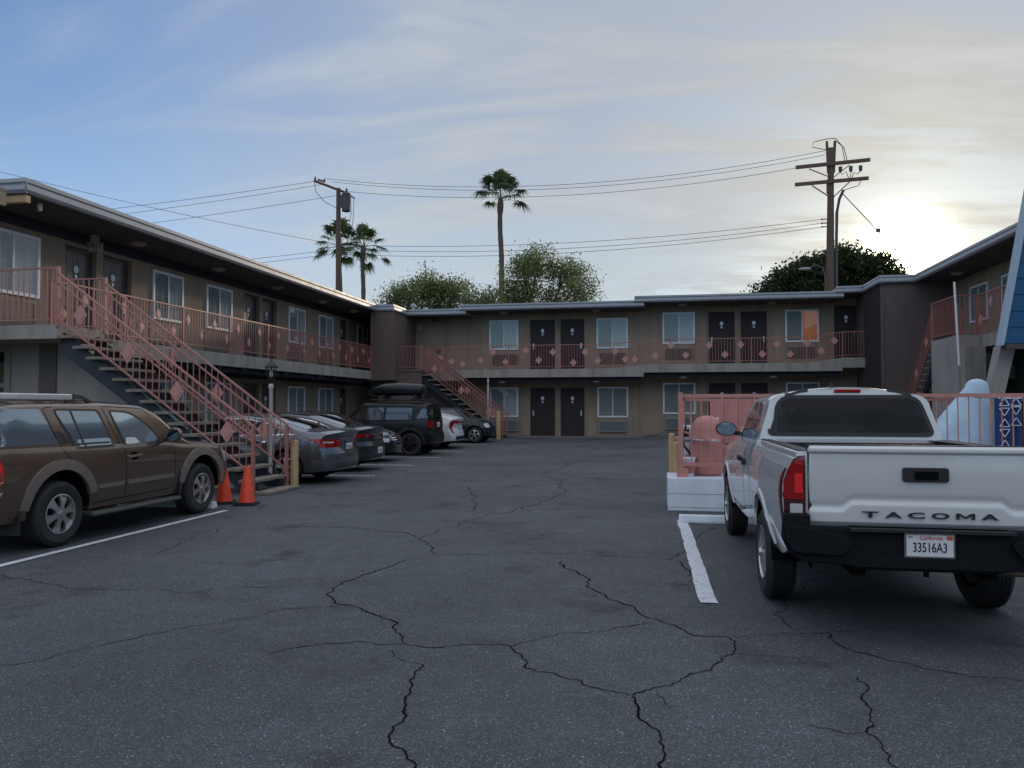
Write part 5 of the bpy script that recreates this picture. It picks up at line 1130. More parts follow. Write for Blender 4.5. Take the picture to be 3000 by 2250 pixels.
boxy((-7.0 - 2.25, 27.45), R(90), (.62, .64, .66), 'white hatchback with angular red tail lamps mostly hidden behind the black boxy vehicle', 'car', SP, (-1.35, 1.35), .32, .375,
     [[(-1.5, 1.08), (-.6, 1.30), (.2, 1.33), (.95, .96), (-.9, .99)]], dict(side=[[(-2.0, 1.02), (-2.3, 1.02), (-2.3, .90), (-2.2, .90)]], back=[[(.0, 1.0), (.82, 1.0), (.82, .92), (.0, .93)], [(.60, .92), (.80, .92), (.74, .60), (.64, .55), (.68, .75)]], my=.75, mz=1.0), .72, name='hatchback', windscreen=[(-.62, 1.22), (-.50, .38), (.50, .38), (.62, 1.22)], txt='8EVR517')
SM = dict(y=(-1.9, 1.9), z0=.24, lift=.03, plan=[(-1.9, .80), (-1.4, .845), (1.4, .845), (1.9, .78)], belt=[(-1.9, .92), (.9, .86), (1.9, .74)], top=[(-1.9, 1.0), (-1.75, 1.30), (-1.3, 1.37), (.3, 1.37), (.55, 1.28), (.98, .98), (1.15, .94), (1.7, .84), (1.9, .76)], tumble=.30, rc=.07, crown=.04, shoulder=.05, tuck=.06,
          rear=[(.24, 0), (.6, 0), (1.0, -.05), (1.3, -.1)], front=[(.24, -.06), (.4, 0), (.6, 0), (.8, -.14)], rk=.2, rp=3, fk=.34, fp=2.6, gr=(.50, .66), blend=.5)
boxy((-6.45 - 1.9, 30.75), R(-90), (.022, .034, .034), 'small dark green hatchback facing out at the far end of the left row', 'car', SM, (-1.25, 1.25), .31, .365,
     [[(-1.6, 1.28), (-.2, 1.31), (.35, 1.30), (.80, .97), (-1.6, .97)]], dict(side=[], back=[], my=.6, mz=1.0), .72, name='hatchback', windscreen=[(-.62, 1.02), (-.56, .50), (.56, .50), (.62, 1.02)], txt='', headl=[[(.44, .78), (.70, .76), (.72, .60), (.48, .60)]], rim='rim_silver', xw=.83)
# car beyond the pool enclosure
boxy((3.1, 24.6), R(0), (.70, .72, .74), 'white sport utility vehicle glimpsed beyond the pink pool enclosure railings', 'sport utility vehicle', dict(SJ), (-1.36, 1.26), .35, .42,
     [[(-1.42, 1.50), (-.55, 1.51), (-.52, 1.16), (-1.36, 1.16)], [(-.47, 1.51), (.22, 1.51), (.62, 1.16), (-.44, 1.16)]], dict(side=[], back=[[(.60, 1.0), (.84, 1.0), (.84, .8), (.60, .8)]], my=.55, mz=1.18), .75, rearwin=[(-.66, 1.14), (.66, 1.14), (.58, 1.47), (-.58, 1.47)], group=None, txt='6XNP088')

# ------------------------------------------------------------------ small things in the lot
def lamp_post(x, y, label, h=2.5, group=None):
    t = thing('lamp_post', (x, y, gz(x, y)), label, 'lamp post')
    MB().lathe([(.06, 0), (.055, .1), (.038, .14), (.038, h - .62), (.05, h - .60), (.05, h - .55), (.03, h - .52)], (0, 0, 0), 'z', 16).build('post', M['post_white'], t, smooth=True)
    f = MB(); z = h - .52; n = 6
    f.lathe([(.035, z), (.05, z + .03), (.075, z + .10), (.085, z + .12), (.04, z + .121)], (0, 0, 0), 'z', 12)
    for k in range(n):
        a = 2 * PI * k / n; f.bar((.07 * math.cos(a), .07 * math.sin(a), z + .10), (.115 * math.cos(a), .115 * math.sin(a), z + .33), .012, .012)
    f.lathe([(.15, z + .33), (.15, z + .345), (.06, z + .44), (.03, z + .46), (.02, z + .50), (.001, z + .53)], (0, 0, 0), 'z', 6)
    f.build('lantern_frame', M['black'], t)
    MB().lathe([(.062, z + .11), (.105, z + .33)], (0, 0, 0), 'z', 6, cap=False).build('lantern_glass', glass_mat('lantern_glass', (.8, .8, .75)), t, fix=False)
    MB().lathe([(.001, z + .12), (.03, z + .14), (.035, z + .2), (.02, z + .27), (.001, z + .28)], (0, 0, 0), 'z', 10).build('bulb', M['white'], t, smooth=True)
    return t
lamp_post(-7.60, 14.33, 'white post with black glass lantern standing behind the near stairs', 2.56)
lp = thing('lamp_post', (-7.38, 33.75, .1), 'slim white post under the back balcony beside the far stairs', 'post')
MB().tube([(0, 0, 0), (0, 0, 2.35)], .045, 10).tube([(0, 0, 2.35), (0, 0, 2.76)], .022, 8).lathe([(.05, 2.35), (.03, 2.42), (.05, 2.6), (.03, 2.7)], (0, 0, 0), 'z', 10).build('post', M['post_white'], lp)
def bollard(x, y, r, h, label, m='bollard', group='yellow bollards'):
    mb = MB().lathe([(r, 0), (r * .97, h * .5), (r * .93, h - .05), (r * .85, h - .015), (r * .5, h), (.001, h + .004)], (0, 0, 0), 'z', 20)
    o = mb.build('bollard', M[m], None, smooth=True); o.location = (x, y, gz(x, y)); tag(o, label, 'bollard', group)
bollard(-6.98, 14.12, .082, .92, 'yellow bollard at the foot of the near stairs by the grey saloon')
bollard(-6.63, 32.4, .10, 1.22, 'yellow bollard at the foot of the far stairs beside the small dark hatchback')
bollard(.262, 13.05, .055, 1.14, 'tallest yellow bollard left of the pink pool enclosure')
bollard(.345, 13.12, .05, 1.08, 'middle yellow bollard partly hidden behind the corner of the white block base')
bollard(.335, 13.02, .072, 1.0, 'shortest yellow bollard nearest the white block base')
def cone(x, y, h, label, tilt=0):
    t = thing('traffic_cone', (x, y, 0), label, 'traffic cone', random.uniform(0, 1), 'orange traffic cones'); t.rotation_euler[0] = tilt
    MB().lathe([(.13, .045), (.125, .06), (.04, h - .01), (.035, h), (.02, h), (.02, h - .02)], (0, 0, 0), 'z', 24).build('cone_body', M['cone'], t, smooth=40)
    MB().prism(rnd([(-.17, -.17), (.17, -.17), (.17, .17), (-.17, .17)], .04), 'z', 0, .028).prism(rnd([(-.15, -.15), (.15, -.15), (.15, .15), (-.15, .15)], .04), 'z', .028, .046).build('base', M['rubber'], t)
cone(-6.94, 11.55, .64, 'orange traffic cone on the left of the pair by the stair foot', R(2))
cone(-6.48, 11.45, .62, 'orange traffic cone on the right of the pair by the stair foot', R(-2))
def wheel_stop(x0, x1, y, label):
    mb = MB(); mb.prism([(-.08, 0), (.08, 0), (.075, .035), (.045, .105), (-.045, .105), (-.075, .035)], 'x', x0, x1)
    o = mb.build('wheel_stop', M['block'], None, bevel=.012); o.location = (0, y, 0); tag(o, label, 'wheel stop', 'white concrete wheel stops')
wheel_stop(-8.4, -6.75, 10.98, 'white concrete wheel stop in front of the brown vehicle')
wheel_stop(.31, 2.1, 10.85, 'white concrete wheel stop at the foot of the white block base before the pickup')
# ------------------------------------------------------------------ pool enclosure
pb = thing('block_base', (.18, 12.0, 0), 'low white painted block wall carrying the pink pool enclosure', 'wall')
mb = MB()
mb.box(0, 7.5, 0, .95, 0, .50); mb.build('block_wall', M['block'], pb, bevel=.01)
j = MB(); 
for z in (.055, .26): j.box(.0, 7.5, -.004, .0, z, z + .006)
j.build('mortar_joint', M['sign_grey'], pb)
pf = thing('pool_fence', (.38, 12.12, .50), 'pink metal pool enclosure railing on the white block base', 'fence')
def bars(mb, p, q, z0, z1, sp, w_=.014, d=.014):
    p = Vector(p); q = Vector(q); n = max(1, round((q - p).length / sp))
    for k in range(n + 1): c = p.lerp(q, k / n); mb.box(c.x - w_ / 2, c.x + w_ / 2, c.y - d / 2, c.y + d / 2, z0, z1)
    return mb
fr = MB().box(-.035, .035, -.035, .035, -.02, 1.30).box(-.06, .11, -.04, .04, -.02, .14).box(.035, 7.2, -.02, .02, 1.22, 1.275).box(.035, 7.2, -.018, .018, .17, .225)
for x in (2.4, 4.9): fr.box(x - .03, x + .03, -.03, .03, -.02, 1.22)
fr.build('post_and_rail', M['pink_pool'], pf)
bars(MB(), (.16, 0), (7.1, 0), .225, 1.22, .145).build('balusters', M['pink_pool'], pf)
MB().bar((.05, .03, .70), (1.25, .03, .25), .02, .03).build('brace', M['pink_pool'], pf)
# return side and the far side of the enclosure
f2 = thing('pool_fence', (.42, 12.2, .50), 'pink return railing running back from the corner post of the pool enclosure', 'fence')
mb = MB().bar((0, 0, 1.24), (.24, 6.0, 1.24), .04, .05).bar((0, 0, .2), (.24, 6.0, .2), .03, .04); bars(mb, (0, .14), (.24, 6.0), .2, 1.24, .15); mb.build('railing_panel', M['pink_pool'], f2)
f3 = thing('pool_fence', (.66, 18.2, .1), 'pink far railing of the pool enclosure seen through the near one', 'fence')
mb = MB().box(0, 9, -.02, .02, 1.60, 1.66).box(0, 9, -.02, .02, .2, .25); bars(mb, (0, 0), (9, 0), .25, 1.60, .13, .016); mb.build('railing_panel', M['pink_pool'], f3)
sc_ = thing('screen_panel', (.98, 14.2, 0), 'solid pink board screen behind the pool filter tank', 'screen')
mb = MB().box(0, .78, 0, .03, .45, 1.70)
for k in range(4): mb.box(k * .24, k * .24 + .035, -.03, 0, .45, 1.72)
mb.build('boards', M['pink_pool'], sc_)
# filter tank
tk = thing('filter_tank', (.80, 12.58, .50), 'domed pink pool filter tank behind the corner of the railing', 'tank')
MB().lathe([(.20, 0), (.245, .04), (.255, .1), (.255, .50), (.262, .52), (.27, .535), (.27, .575), (.262, .59), (.255, .60), (.25, .70), (.22, .82), (.15, .90), (.07, .935), (.001, .94)], (0, 0, 0), 'z', 36).build('tank_shell', M['pink_pool'], tk, smooth=35)
MB().lathe([(.272, .54), (.278, .55), (.278, .56), (.272, .57)], (0, 0, 0), 'z', 36, cap=False).build('clamp_band', M['metal'], tk, smooth=True)
MB().tube([(.26, -.05, .16), (.36, -.08, .16), (.40, -.08, .10), (.40, -.08, .0)], .03, 10).lathe([(.04, .12), (.04, .2)], (.30, -.06, 0), 'z', 12).build('pipe', M['pink_light'], tk)
MB().tube([(.30, 0, .5), (.34, -.1, .52), (.36, -.1, .62), (.42, -.1, .66), (.52, -.1, .66)], .024, 8).lathe([(.045, .60), (.05, .64), (.045, .70)], (.40, -.1, 0), 'z', 12).build('valve', M['pink_pool'], tk)
bk = thing('bucket', (.50, 12.35, .50), 'white bucket beside the filter tank behind the corner post', 'bucket')
MB().lathe([(.09, 0), (.11, .26), (.118, .27), (.118, .29), (.10, .29)], (0, 0, 0), 'z', 20).build('bucket_shell', M['white'], bk, smooth=35)
MB().lathe([(.107, .05), (.118, .17)], (0, 0, 0), 'z', 20, cap=False).build('label_band', M['pink_light'], bk, fix=False)
MB().tube([(-.11, 0, .27), (-.06, -.1, .20), (.06, -.1, .2), (.11, 0, .27)], .004, 6).build('bail', M['metal'], bk)
ht = thing('pump_box', (.43, 12.75, .50), 'white wired pump box and hose left of the filter tank', 'pump')
MB().box(0, .16, -.05, .12, .55, .78).box(.02, .12, -.04, .1, .30, .50).build('housing', M['white'], ht, bevel=.02)
MB().tube([(.05, -.08, .78), (.0, -.1, .6), (.02, -.1, .45), (.10, -.08, .35), (.16, 0, .2)], .018, 8).build('hose', M['black'], ht)
MB().box(.02, .10, -.062, -.05, .60, .72).build('dial_plate', M['black'], ht)
sh = thing('shade_cloth', (.62, 13.3, 1.18), 'white cloth and red cover heaped behind the top of the filter tank', 'cloth')
MB().add([(-.12, 0, .0), (.05, .02, .10), (.22, 0, .18), (.42, .0, .22), (.44, .05, .02), (.25, .1, -.04), (.0, .1, -.08), (-.14, .06, -.1)], [(0, 1, 6, 7), (1, 2, 5, 6), (2, 3, 4, 5)]).build('cloth_sheet', M['white'], sh, fix=False).modifiers.new('s', 'SOLIDIFY').thickness = .02
MB().obox((-.05, .03, -.10), (.22, .05, .10), Matrix.Rotation(R(18), 3, 'Y')).build('red_cover', M['red_ink'], sh)
# draped umbrella
um = thing('covered_umbrella', (4.96, 13.2, 0), 'pale blue fabric cover draped to a rounded peak behind the pink pool railing', 'cover')
mb = MB(); n = 64; rows = 28; vs = []
for i in range(rows + 1):
    t_ = i / rows
    for k in range(n):
        a = 2 * PI * k / n; ca, sa = math.cos(a), math.sin(a)
        if t_ < .14: q_ = t_ / .14 * PI / 2; r0 = .17 * math.sin(q_); z = 2.02 - .13 * (1 - math.cos(q_)); tt = 0
        else: tt = (t_ - .14) / .86; r0 = .17 + .12 * tt; z = 1.89 - 1.38 * tt
        r0 += (.95 * tt if ca < 0 else .05 * tt) * abs(ca) ** 1.5
        fold = 1 + .09 * tt * math.sin(7 * a + 2 * tt) + .04 * tt * math.sin(17 * a)
        vs.append((r0 * ca * fold, .45 * r0 * sa * fold, z + .03 * math.sin(3 * a) * tt))
mb.add(vs, [(i * n + k, i * n + (k + 1) % n, (i + 1) * n + (k + 1) % n, (i + 1) * n + k) for i in range(rows) for k in range(n)]); mb.build('fabric_cover', M['fabric_blue'], um, smooth=60)
tw_ = thing('beach_towel', (5.27, 12.9, 1.72), 'navy towel with white triangle pattern hanging behind the pink railing at the right', 'towel')
vs = []
for j in range(13):
    for i in range(17): vs.append((-.18 + .36 * i / 16, .03 * math.sin(i * 1.1), -1.2 * j / 12))
cl = MB().add(vs, [(j * 17 + i, j * 17 + i + 1, (j + 1) * 17 + i + 1, (j + 1) * 17 + i) for j in range(12) for i in range(16)]).build('cloth', M['fabric_navy'], tw_, smooth=60, fix=False)
mb = MB()
for cx, zs in ((-.06, [0, .16, .32, .48, .64, .80]), (.10, [0, .14, .30])):
    for k, z in enumerate(zs):
        up = k % 2 == 0; s = .07; pts = [(cx - s, -.045, -z - .12 if up else -z), (cx, -.045, -z if up else -z - .12), (cx + s, -.045, -z - .12 if up else -z)]
        for a, b in ((0, 1), (1, 2), (2, 0)): mb.bar(pts[a], pts[b], .012, .004, up=(0, 1, 0))
    mb.box(cx - .08, cx + .08, -.047, -.043, -.015, .0)
mb.build('triangle_print', M['white'], cl)
MB().tube([(-.45, .02, 0), (.9, .02, 0)], .012, 8).build('hanging_rod', M['sign_grey'], tw_)
gt = thing('pool_gate', (5.45, 12.55, .5), 'brown closely barred gate at the right end of the pink railing', 'gate')
mb = MB().box(-.03, .03, -.02, .02, 0, 1.24).box(-.03, 1.2, -.02, .02, 1.16, 1.2); bars(mb, (.08, 0), (1.2, 0), 0, 1.16, .075, .02); mb.build('gate_bars', mat('gate_brown', (.10, .075, .07), .6), gt)
# ------------------------------------------------------------------ blue clapboard gable of the office and its leaning pier
of = thing('office_gable', (5.83, 14.5, 0), 'blue clapboard gable wall with white edge trim leaning in at the far right', 'building')
def gx(z): return (z - 2.66) * .183
mb = MB(); zz = 2.66
while zz < 9.0:
    z1 = zz + .28; mb.prism([(gx(zz) + .04, zz), (4.5, zz), (4.5, z1), (gx(z1) + .04, z1)], 'y', 0, .15)
    mb.prism([(gx(zz) + .04, zz + .004), (4.5, zz + .004), (4.5, zz + .05), (gx(zz) + .05, zz + .05)], 'y', -.016, 0); zz = z1
mb.build('clapboard_wall', M['blue'], of)
MB().prism([(0 - .01, 2.63), (.045, 2.63), (gx(9.0) + .045, 9.0), (gx(9.0) - .01, 9.0)], 'y', -.035, .18).build('edge_trim', mat('trim_blue_white', (.36, .45, .53), .6), of)
MB().prism([(-.11 - .29, 0), (.10 - .29, 0), (.41, 2.655), (.17, 2.655)], 'y', .4, .7).build('leaning_pier', M['stucco_grey'], of)
MB().box(.08, 4.5, -.012, .16, 2.57, 2.655).build('soffit', M['soffit'], of)
MB().box(2.2, 4.5, .16, 2.5, 0, 6).build('office_wall', M['stucco'], of)

# ------------------------------------------------------------------ poles and wires
pl_ = thing('utility_pole', (-21.55, 50, 0), 'brown wooden utility pole with a transformer beyond the left roof', 'utility pole')
MB().tube([(.05, 0, 0), (0, 0, 8), (-.04, 0, 16.7)], [.22, .19, .15], 12).build('pole', M['wood'], pl_, smooth=True)
MB().bar((-1.6, -.6, 17.15), (.55, .6, 16.42), .12, .14).bar((-1.35, -.5, 17.25), (-.9, -.3, 17.1), .1, .1).build('crossarm', M['wood'], pl_)
MB().lathe([(.001, 0), (.27, .02), (.29, .08), (.29, 1.15), (.31, 1.18), (.31, 1.25), (.16, 1.36), (.001, 1.38)], (.58, -.1, 15.0), 'z', 18).tube([(.62, -.1, 16.35), (.62, -.1, 16.6)], .05, 8).tube([(.9, -.1, 16.1), (1.2, -.1, 15.9)], .05, 8).box(.1, .35, -.15, -.05, 15.3, 16.2).build('transformer', M['steel'], pl_)
MB().tube([(.9, -.1, 16.0), (.95, -.1, 14.9), (.75, -.1, 13.9), (.6, 0, 12)], .02, 6).tube([(1.15, -.1, 15.9), (1.1, -.1, 14.6), (.9, 0, 13)], .02, 6).tube([(-1.55, -.6, 17.1), (-1.5, -.5, 16.4), (-.9, -.3, 15.7), (-.1, 0, 15.3)], .02, 6).build('jumper_wire', M['black'], pl_)
for x, y, z in ((-1.5, -.58, 17.2), (-.95, -.3, 17.1), (.35, .5, 16.6)): MB().lathe([(.03, 0), (.08, .05), (.05, .1), (.08, .15), (.03, .22)], (x, y, z), 'z', 10).build('insulator', M['steel'], pl_)
pr_ = thing('utility_pole', (10.2, 48, 0), 'tall wooden utility pole with two wide crossarms in front of the dark tree', 'utility pole')
MB().tube([(0, 0, 0), (.0, 0, 9), (.12, 0, 16.0)], [.30, .24, .17], 12).box(-.12, .16, -.14, .14, 14.2, 15.0).build('pole', M['wood'], pr_, smooth=40)
MB().prism([(-.09, 15.4), (.33, 15.4), (.42, 17.3), (.30, 17.3), (.28, 16.9), (-.02, 16.9), (-.05, 17.3), (-.15, 17.3)], 'y', -.1, .1).build('pole_top_extension', M['wood'], pr_)
MB().bar((-1.9, -.2, 15.78), (2.25, -.2, 16.0), .13, .20).bar((-1.95, -.2, 14.75), (2.15, -.2, 14.92), .13, .20).build('crossarm', M['wood'], pr_)
MB().bar((-1.15, -.2, 15.65), (0, -.2, 15.1), .05, .05).bar((1.1, -.2, 15.75), (.25, -.2, 15.1), .05, .05).bar((-1.0, -.2, 14.65), (0, -.2, 13.9), .05, .06).bar((1.1, -.2, 14.75), (.2, -.2, 13.9), .05, .06).build('brace', M['wood'], pr_)
for x in (.60, 1.18, 1.72): MB().lathe([(.06, .0), (.10, .08), (.11, .32), (.07, .34)], (x, -.2, 15.35), 'z', 10).build('insulator', M['steel'], pr_)
MB().tube([(.33, -.1, 7.6), (.36, -.1, 11.5), (.40, -.1, 13.0), (.55, -.1, 13.8), (.78, -.1, 14.3)], .085, 10).build('riser_pipe', M['steel'], pr_)
j = MB()
for pts in ([(-.15, 0, 16.8), (-.9, 0, 17.0), (-.85, 0, 17.3), (-.1, 0, 17.45), (.4, 0, 17.45), (.75, 0, 17.0), (.9, 0, 16.1)], [(.4, 0, 17.3), (.85, 0, 16.9), (1.05, 0, 16.0)], [(.6, -.2, 15.35), (.7, -.2, 15.2), (.9, -.2, 15.4), (1.05, -.2, 15.0), (1.1, -.2, 14.9)], [(1.2, -.2, 15.35), (1.15, -.2, 15.0), (1.1, -.2, 14.9)], [(1.7, -.2, 15.35), (1.55, -.2, 15.2), (1.35, -.2, 15.3), (1.2, -.2, 14.9)], [(.8, -.1, 14.3), (1.2, -.2, 14.4), (1.6, -.2, 14.5), (1.75, -.2, 14.85)]): j.tube(pts, .022, 6)
j.build('jumper_wire', M['black'], pr_)
for z in (12.65, 12.42, 12.2): MB().box(-.42, -.15, -.05, .05, z - .02, z + .02).lathe([(.03, 0), (.06, .03), (.03, .1)], (-.42, 0, z - .05), 'z', 8).build('bracket', M['steel'], pr_)
sl2 = thing('street_light', (9.85, 47.6, 0), 'grey cobra head street light on a short curved arm near the right pole', 'street light')
MB().tube([(0, 0, 0), (0, 0, 9.2), (-.15, 0, 9.7), (-.5, 0, 9.85), (-.8, 0, 9.75)], .05, 8).build('arm', M['steel'], sl2)
o = MB().lathe([(.001, -.45), (.10, -.38), (.16, -.1), (.14, .15), (.001, .3)], (0, 0, 0), 'x', 14); o.v = [(x - 1.05, y, z * .6 + 9.66) for x, y, z in o.v]; o.build('lamp_head', M['gutter'], sl2, smooth=True)
sl3 = thing('street_light', (-21.0, 49.5, 0), 'small street light low beside the left utility pole and palm', 'street light')
MB().tube([(0, 0, 0), (0, 0, 8.4), (.3, 0, 8.8), (.8, 0, 8.75)], .04, 8).build('arm', M['steel'], sl3)
o = MB().lathe([(.001, -.35), (.09, -.3), (.14, -.05), (.12, .15), (.001, .3)], (0, 0, 0), 'x', 14); o.v = [(x + 1.0, y, z * .6 + 8.6) for x, y, z in o.v]; o.build('lamp_head', M['gutter'], sl3, smooth=True)
def wire(p, q, sag, name='overhead_wire', r=.015, n=28):
    p = Vector(p); q = Vector(q); pts = []
    for i in range(n + 1):
        t_ = i / n; c = p.lerp(q, t_); c.z -= sag * 4 * t_ * (1 - t_); pts.append(c)
    return MB().tube(pts, r, 5)
wires = [((-22.4, 49.5, 17.28), (10.0, 48, 16.75), 1.25), ((-22.0, 49.7, 17.1), (10.0, 48, 16.5), 1.25), ((-21.2, 50.3, 16.55), (8.35, 47.8, 15.75), 1.0),
         ((-21.6, 50, 12.75), (9.78, 48, 12.65), .65), ((-21.6, 50, 12.45), (9.78, 48, 12.42), .75), ((-21.6, 50, 12.1), (9.78, 48, 12.2), .75)]
wl = ['topmost wire between the two utility poles', 'second wire from the top between the two utility poles', 'third wire meeting the upper crossarm of the right pole', 'highest of the three lower wires between the poles', 'middle of the three lower wires between the poles', 'lowest of the three lower wires between the poles']
for (a, b, s), l in zip(wires, wl): tag(wire(a, b, s).build('overhead_wire', M['black'], None), l, 'wire', 'overhead wires')
wleft = [((-22.7, 49.3, 17.1), (-62, 45, 13.9), .5), ((-22.4, 49.5, 16.9), (-62, 45, 13.1), .5), ((-21.8, 50, 16.2), (-62, 45, 12.2), .5), ((-21.6, 50, 12.75), (-48, 38, 18.2), .4), ((-21.6, 50, 12.45), (-60, 44, 9.5), .4), ((-21.6, 50, 12.15), (-60, 44, 9.0), .4)]
wl = ['topmost wire running left from the left utility pole', 'second wire running left from the left utility pole', 'third wire running left from the left utility pole', 'wire climbing left across the others above the left roof', 'upper of two low wires leaving the left pole leftwards', 'lowest wire leaving the left pole towards the left roof']
for (a, b, s), l in zip(wleft, wl): tag(wire(a, b, s).build('overhead_wire', M['black'], None), l, 'wire', 'overhead wires')
gw = wire((10.9, 48, 14.2), (19.5, 49.5, 5.0), .1, r=.028).obox((13.0, 48.4, 11.95), (.22, .15, .22)); tag(gw.build('guy_wire', M['steel'], None), 'guy wire with small insulator sloping down right towards the sun', 'wire')

# ------------------------------------------------------------------ palms and trees
M['bark'] = mat('bark', (.10, .075, .06), .95, noise=.35, nscale=8); M['palm_bark'] = mat('palm_bark', (.13, .095, .075), .95, noise=.35, nscale=5, stretch=(1, 1, 6))
def leafmat(name, col, var=.35, trans=.35):
    m = bpy.data.materials.new(name); m.use_nodes = True; t = m.node_tree; b = t.nodes['Principled BSDF']; b.inputs['Roughness'].default_value = .6; b.inputs['Specular IOR Level'].default_value = .25
    g = t.nodes.new('ShaderNodeNewGeometry'); n_ = t.nodes.new('ShaderNodeTexNoise'); n_.inputs['Scale'].default_value = .55; t.links.new(g.outputs['Position'], n_.inputs[0])
    mr = t.nodes.new('ShaderNodeMapRange'); t.links.new(g.outputs['Random Per Island'], mr.inputs[0]); mr.inputs[3].default_value = 1 - var; mr.inputs[4].default_value = 1 + var
    m2 = t.nodes.new('ShaderNodeMapRange'); t.links.new(n_.outputs[0], m2.inputs[0]); m2.inputs[1].default_value = .3; m2.inputs[2].default_value = .7; m2.inputs[3].default_value = .6; m2.inputs[4].default_value = 1.4
    mu = t.nodes.new('ShaderNodeMath'); mu.operation = 'MULTIPLY'; t.links.new(mr.outputs[0], mu.inputs[0]); t.links.new(m2.outputs[0], mu.inputs[1])
    v = t.nodes.new('ShaderNodeVectorMath'); v.operation = 'SCALE'; v.inputs[0].default_value = col; t.links.new(mu.outputs[0], v.inputs['Scale']); t.links.new(v.outputs[0], b.inputs['Base Color'])
    tl = t.nodes.new('ShaderNodeBsdfTranslucent'); t.links.new(v.outputs[0], tl.inputs[0]); mi = t.nodes.new('ShaderNodeMixShader'); mi.inputs[0].default_value = trans
    o_ = [q for q in t.nodes if q.type == 'OUTPUT_MATERIAL'][0]; t.links.new(b.outputs[0], mi.inputs[1]); t.links.new(tl.outputs[0], mi.inputs[2]); t.links.new(mi.outputs[0], o_.inputs[0]); return m
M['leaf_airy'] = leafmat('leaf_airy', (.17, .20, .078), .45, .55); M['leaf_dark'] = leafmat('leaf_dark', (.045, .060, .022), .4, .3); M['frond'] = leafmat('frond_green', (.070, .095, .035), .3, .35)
def palm(x, y, h, label, r=1.9, seed=0, bulge=True, lean=0.0, n=34, low=100):
    rr = random.Random(seed); t = thing('palm_tree', (x, y, 0), label, 'palm tree', 0, 'tall fan palms beyond the motel')
    pts = []; rad = []
    for k in range(40):
        z = h * k / 39; pts.append((lean * (1 - k / 39) ** 1.5 * h * .02 + .05 * math.sin(k * .5), 0, z)); b = .0
        if bulge and .93 < k / 39 < .99: b = .07
        rad.append(.30 - .08 * k / 39 + .025 * ((k * 7) % 3 - 1) * .5 + b)
    MB().tube(pts, rad, 12).build('trunk', M['palm_bark'], t, smooth=True)
    cz = h; mb = MB(); pt = MB(); blades = 26
    for k in range(n):
        a = 2.399 * k + rr.uniform(-.2, .2); el = R(82 - low * (k / n) + rr.uniform(-7, 7)); L_ = r * (rr.uniform(.55, .72) if el > 0 else rr.uniform(.62, .85)); d = Vector((math.cos(a) * math.cos(el), math.sin(a) * math.cos(el), math.sin(el)))
        p0 = Vector((pts[-1][0], 0, cz - .15)); p1 = p0 + d * L_ * .55; p2 = p0 + d * L_ - Vector((0, 0, .22 * L_ * math.cos(el)))
        pt.tube([p0, p1, p2], [.03, .022, .016], 5)
        dd = (p2 - p1).normalized(); side = dd.cross(Vector((0, 0, 1))); side = side.normalized() if side.length > .1 else Vector((1, 0, 0)); nn = side.cross(dd)
        fr = rr.uniform(.62, .85) * r * .42
        for q in range(blades):
            th = R(-135 + 270 * q / (blades - 1)) + rr.uniform(-.03, .03); dirv = (dd * math.cos(th) + side * math.sin(th)); ln = fr * (1 - .25 * abs(th) / 2.4) * rr.uniform(.85, 1.1) * 1.25
            w_ = ln * .06; pw = dirv.cross(nn).normalized() * w_
            m1 = p2 + dirv * ln * .55 + nn * .04 * ln; e = p2 + dirv * ln - Vector((0, 0, rr.uniform(.18, .5) * ln)) + nn * .02
            mb.add([p2 + pw * .3, p2 - pw * .3, m1 - pw, m1 + pw, e], [(0, 1, 2, 3), (3, 2, 4)])
    pt.build('leaf_stalks', M['frond'], t); mb.build('fronds', M['frond'], t, fix=False); return t
palm(-14.15, 70, 20.9, 'single tall fan palm standing alone above the centre trees', r=3.3, seed=2, lean=1.3, n=17, low=72)
palm(-34.3, 80, 19.4, 'left fan palm of the pair, half hidden by the wooden pole', r=3.4, seed=5, n=22, low=112)
palm(-31.2, 79, 19.0, 'right fan palm of the pair with swollen lower trunk beside the wooden pole', r=3.1, seed=9, n=20, low=112)
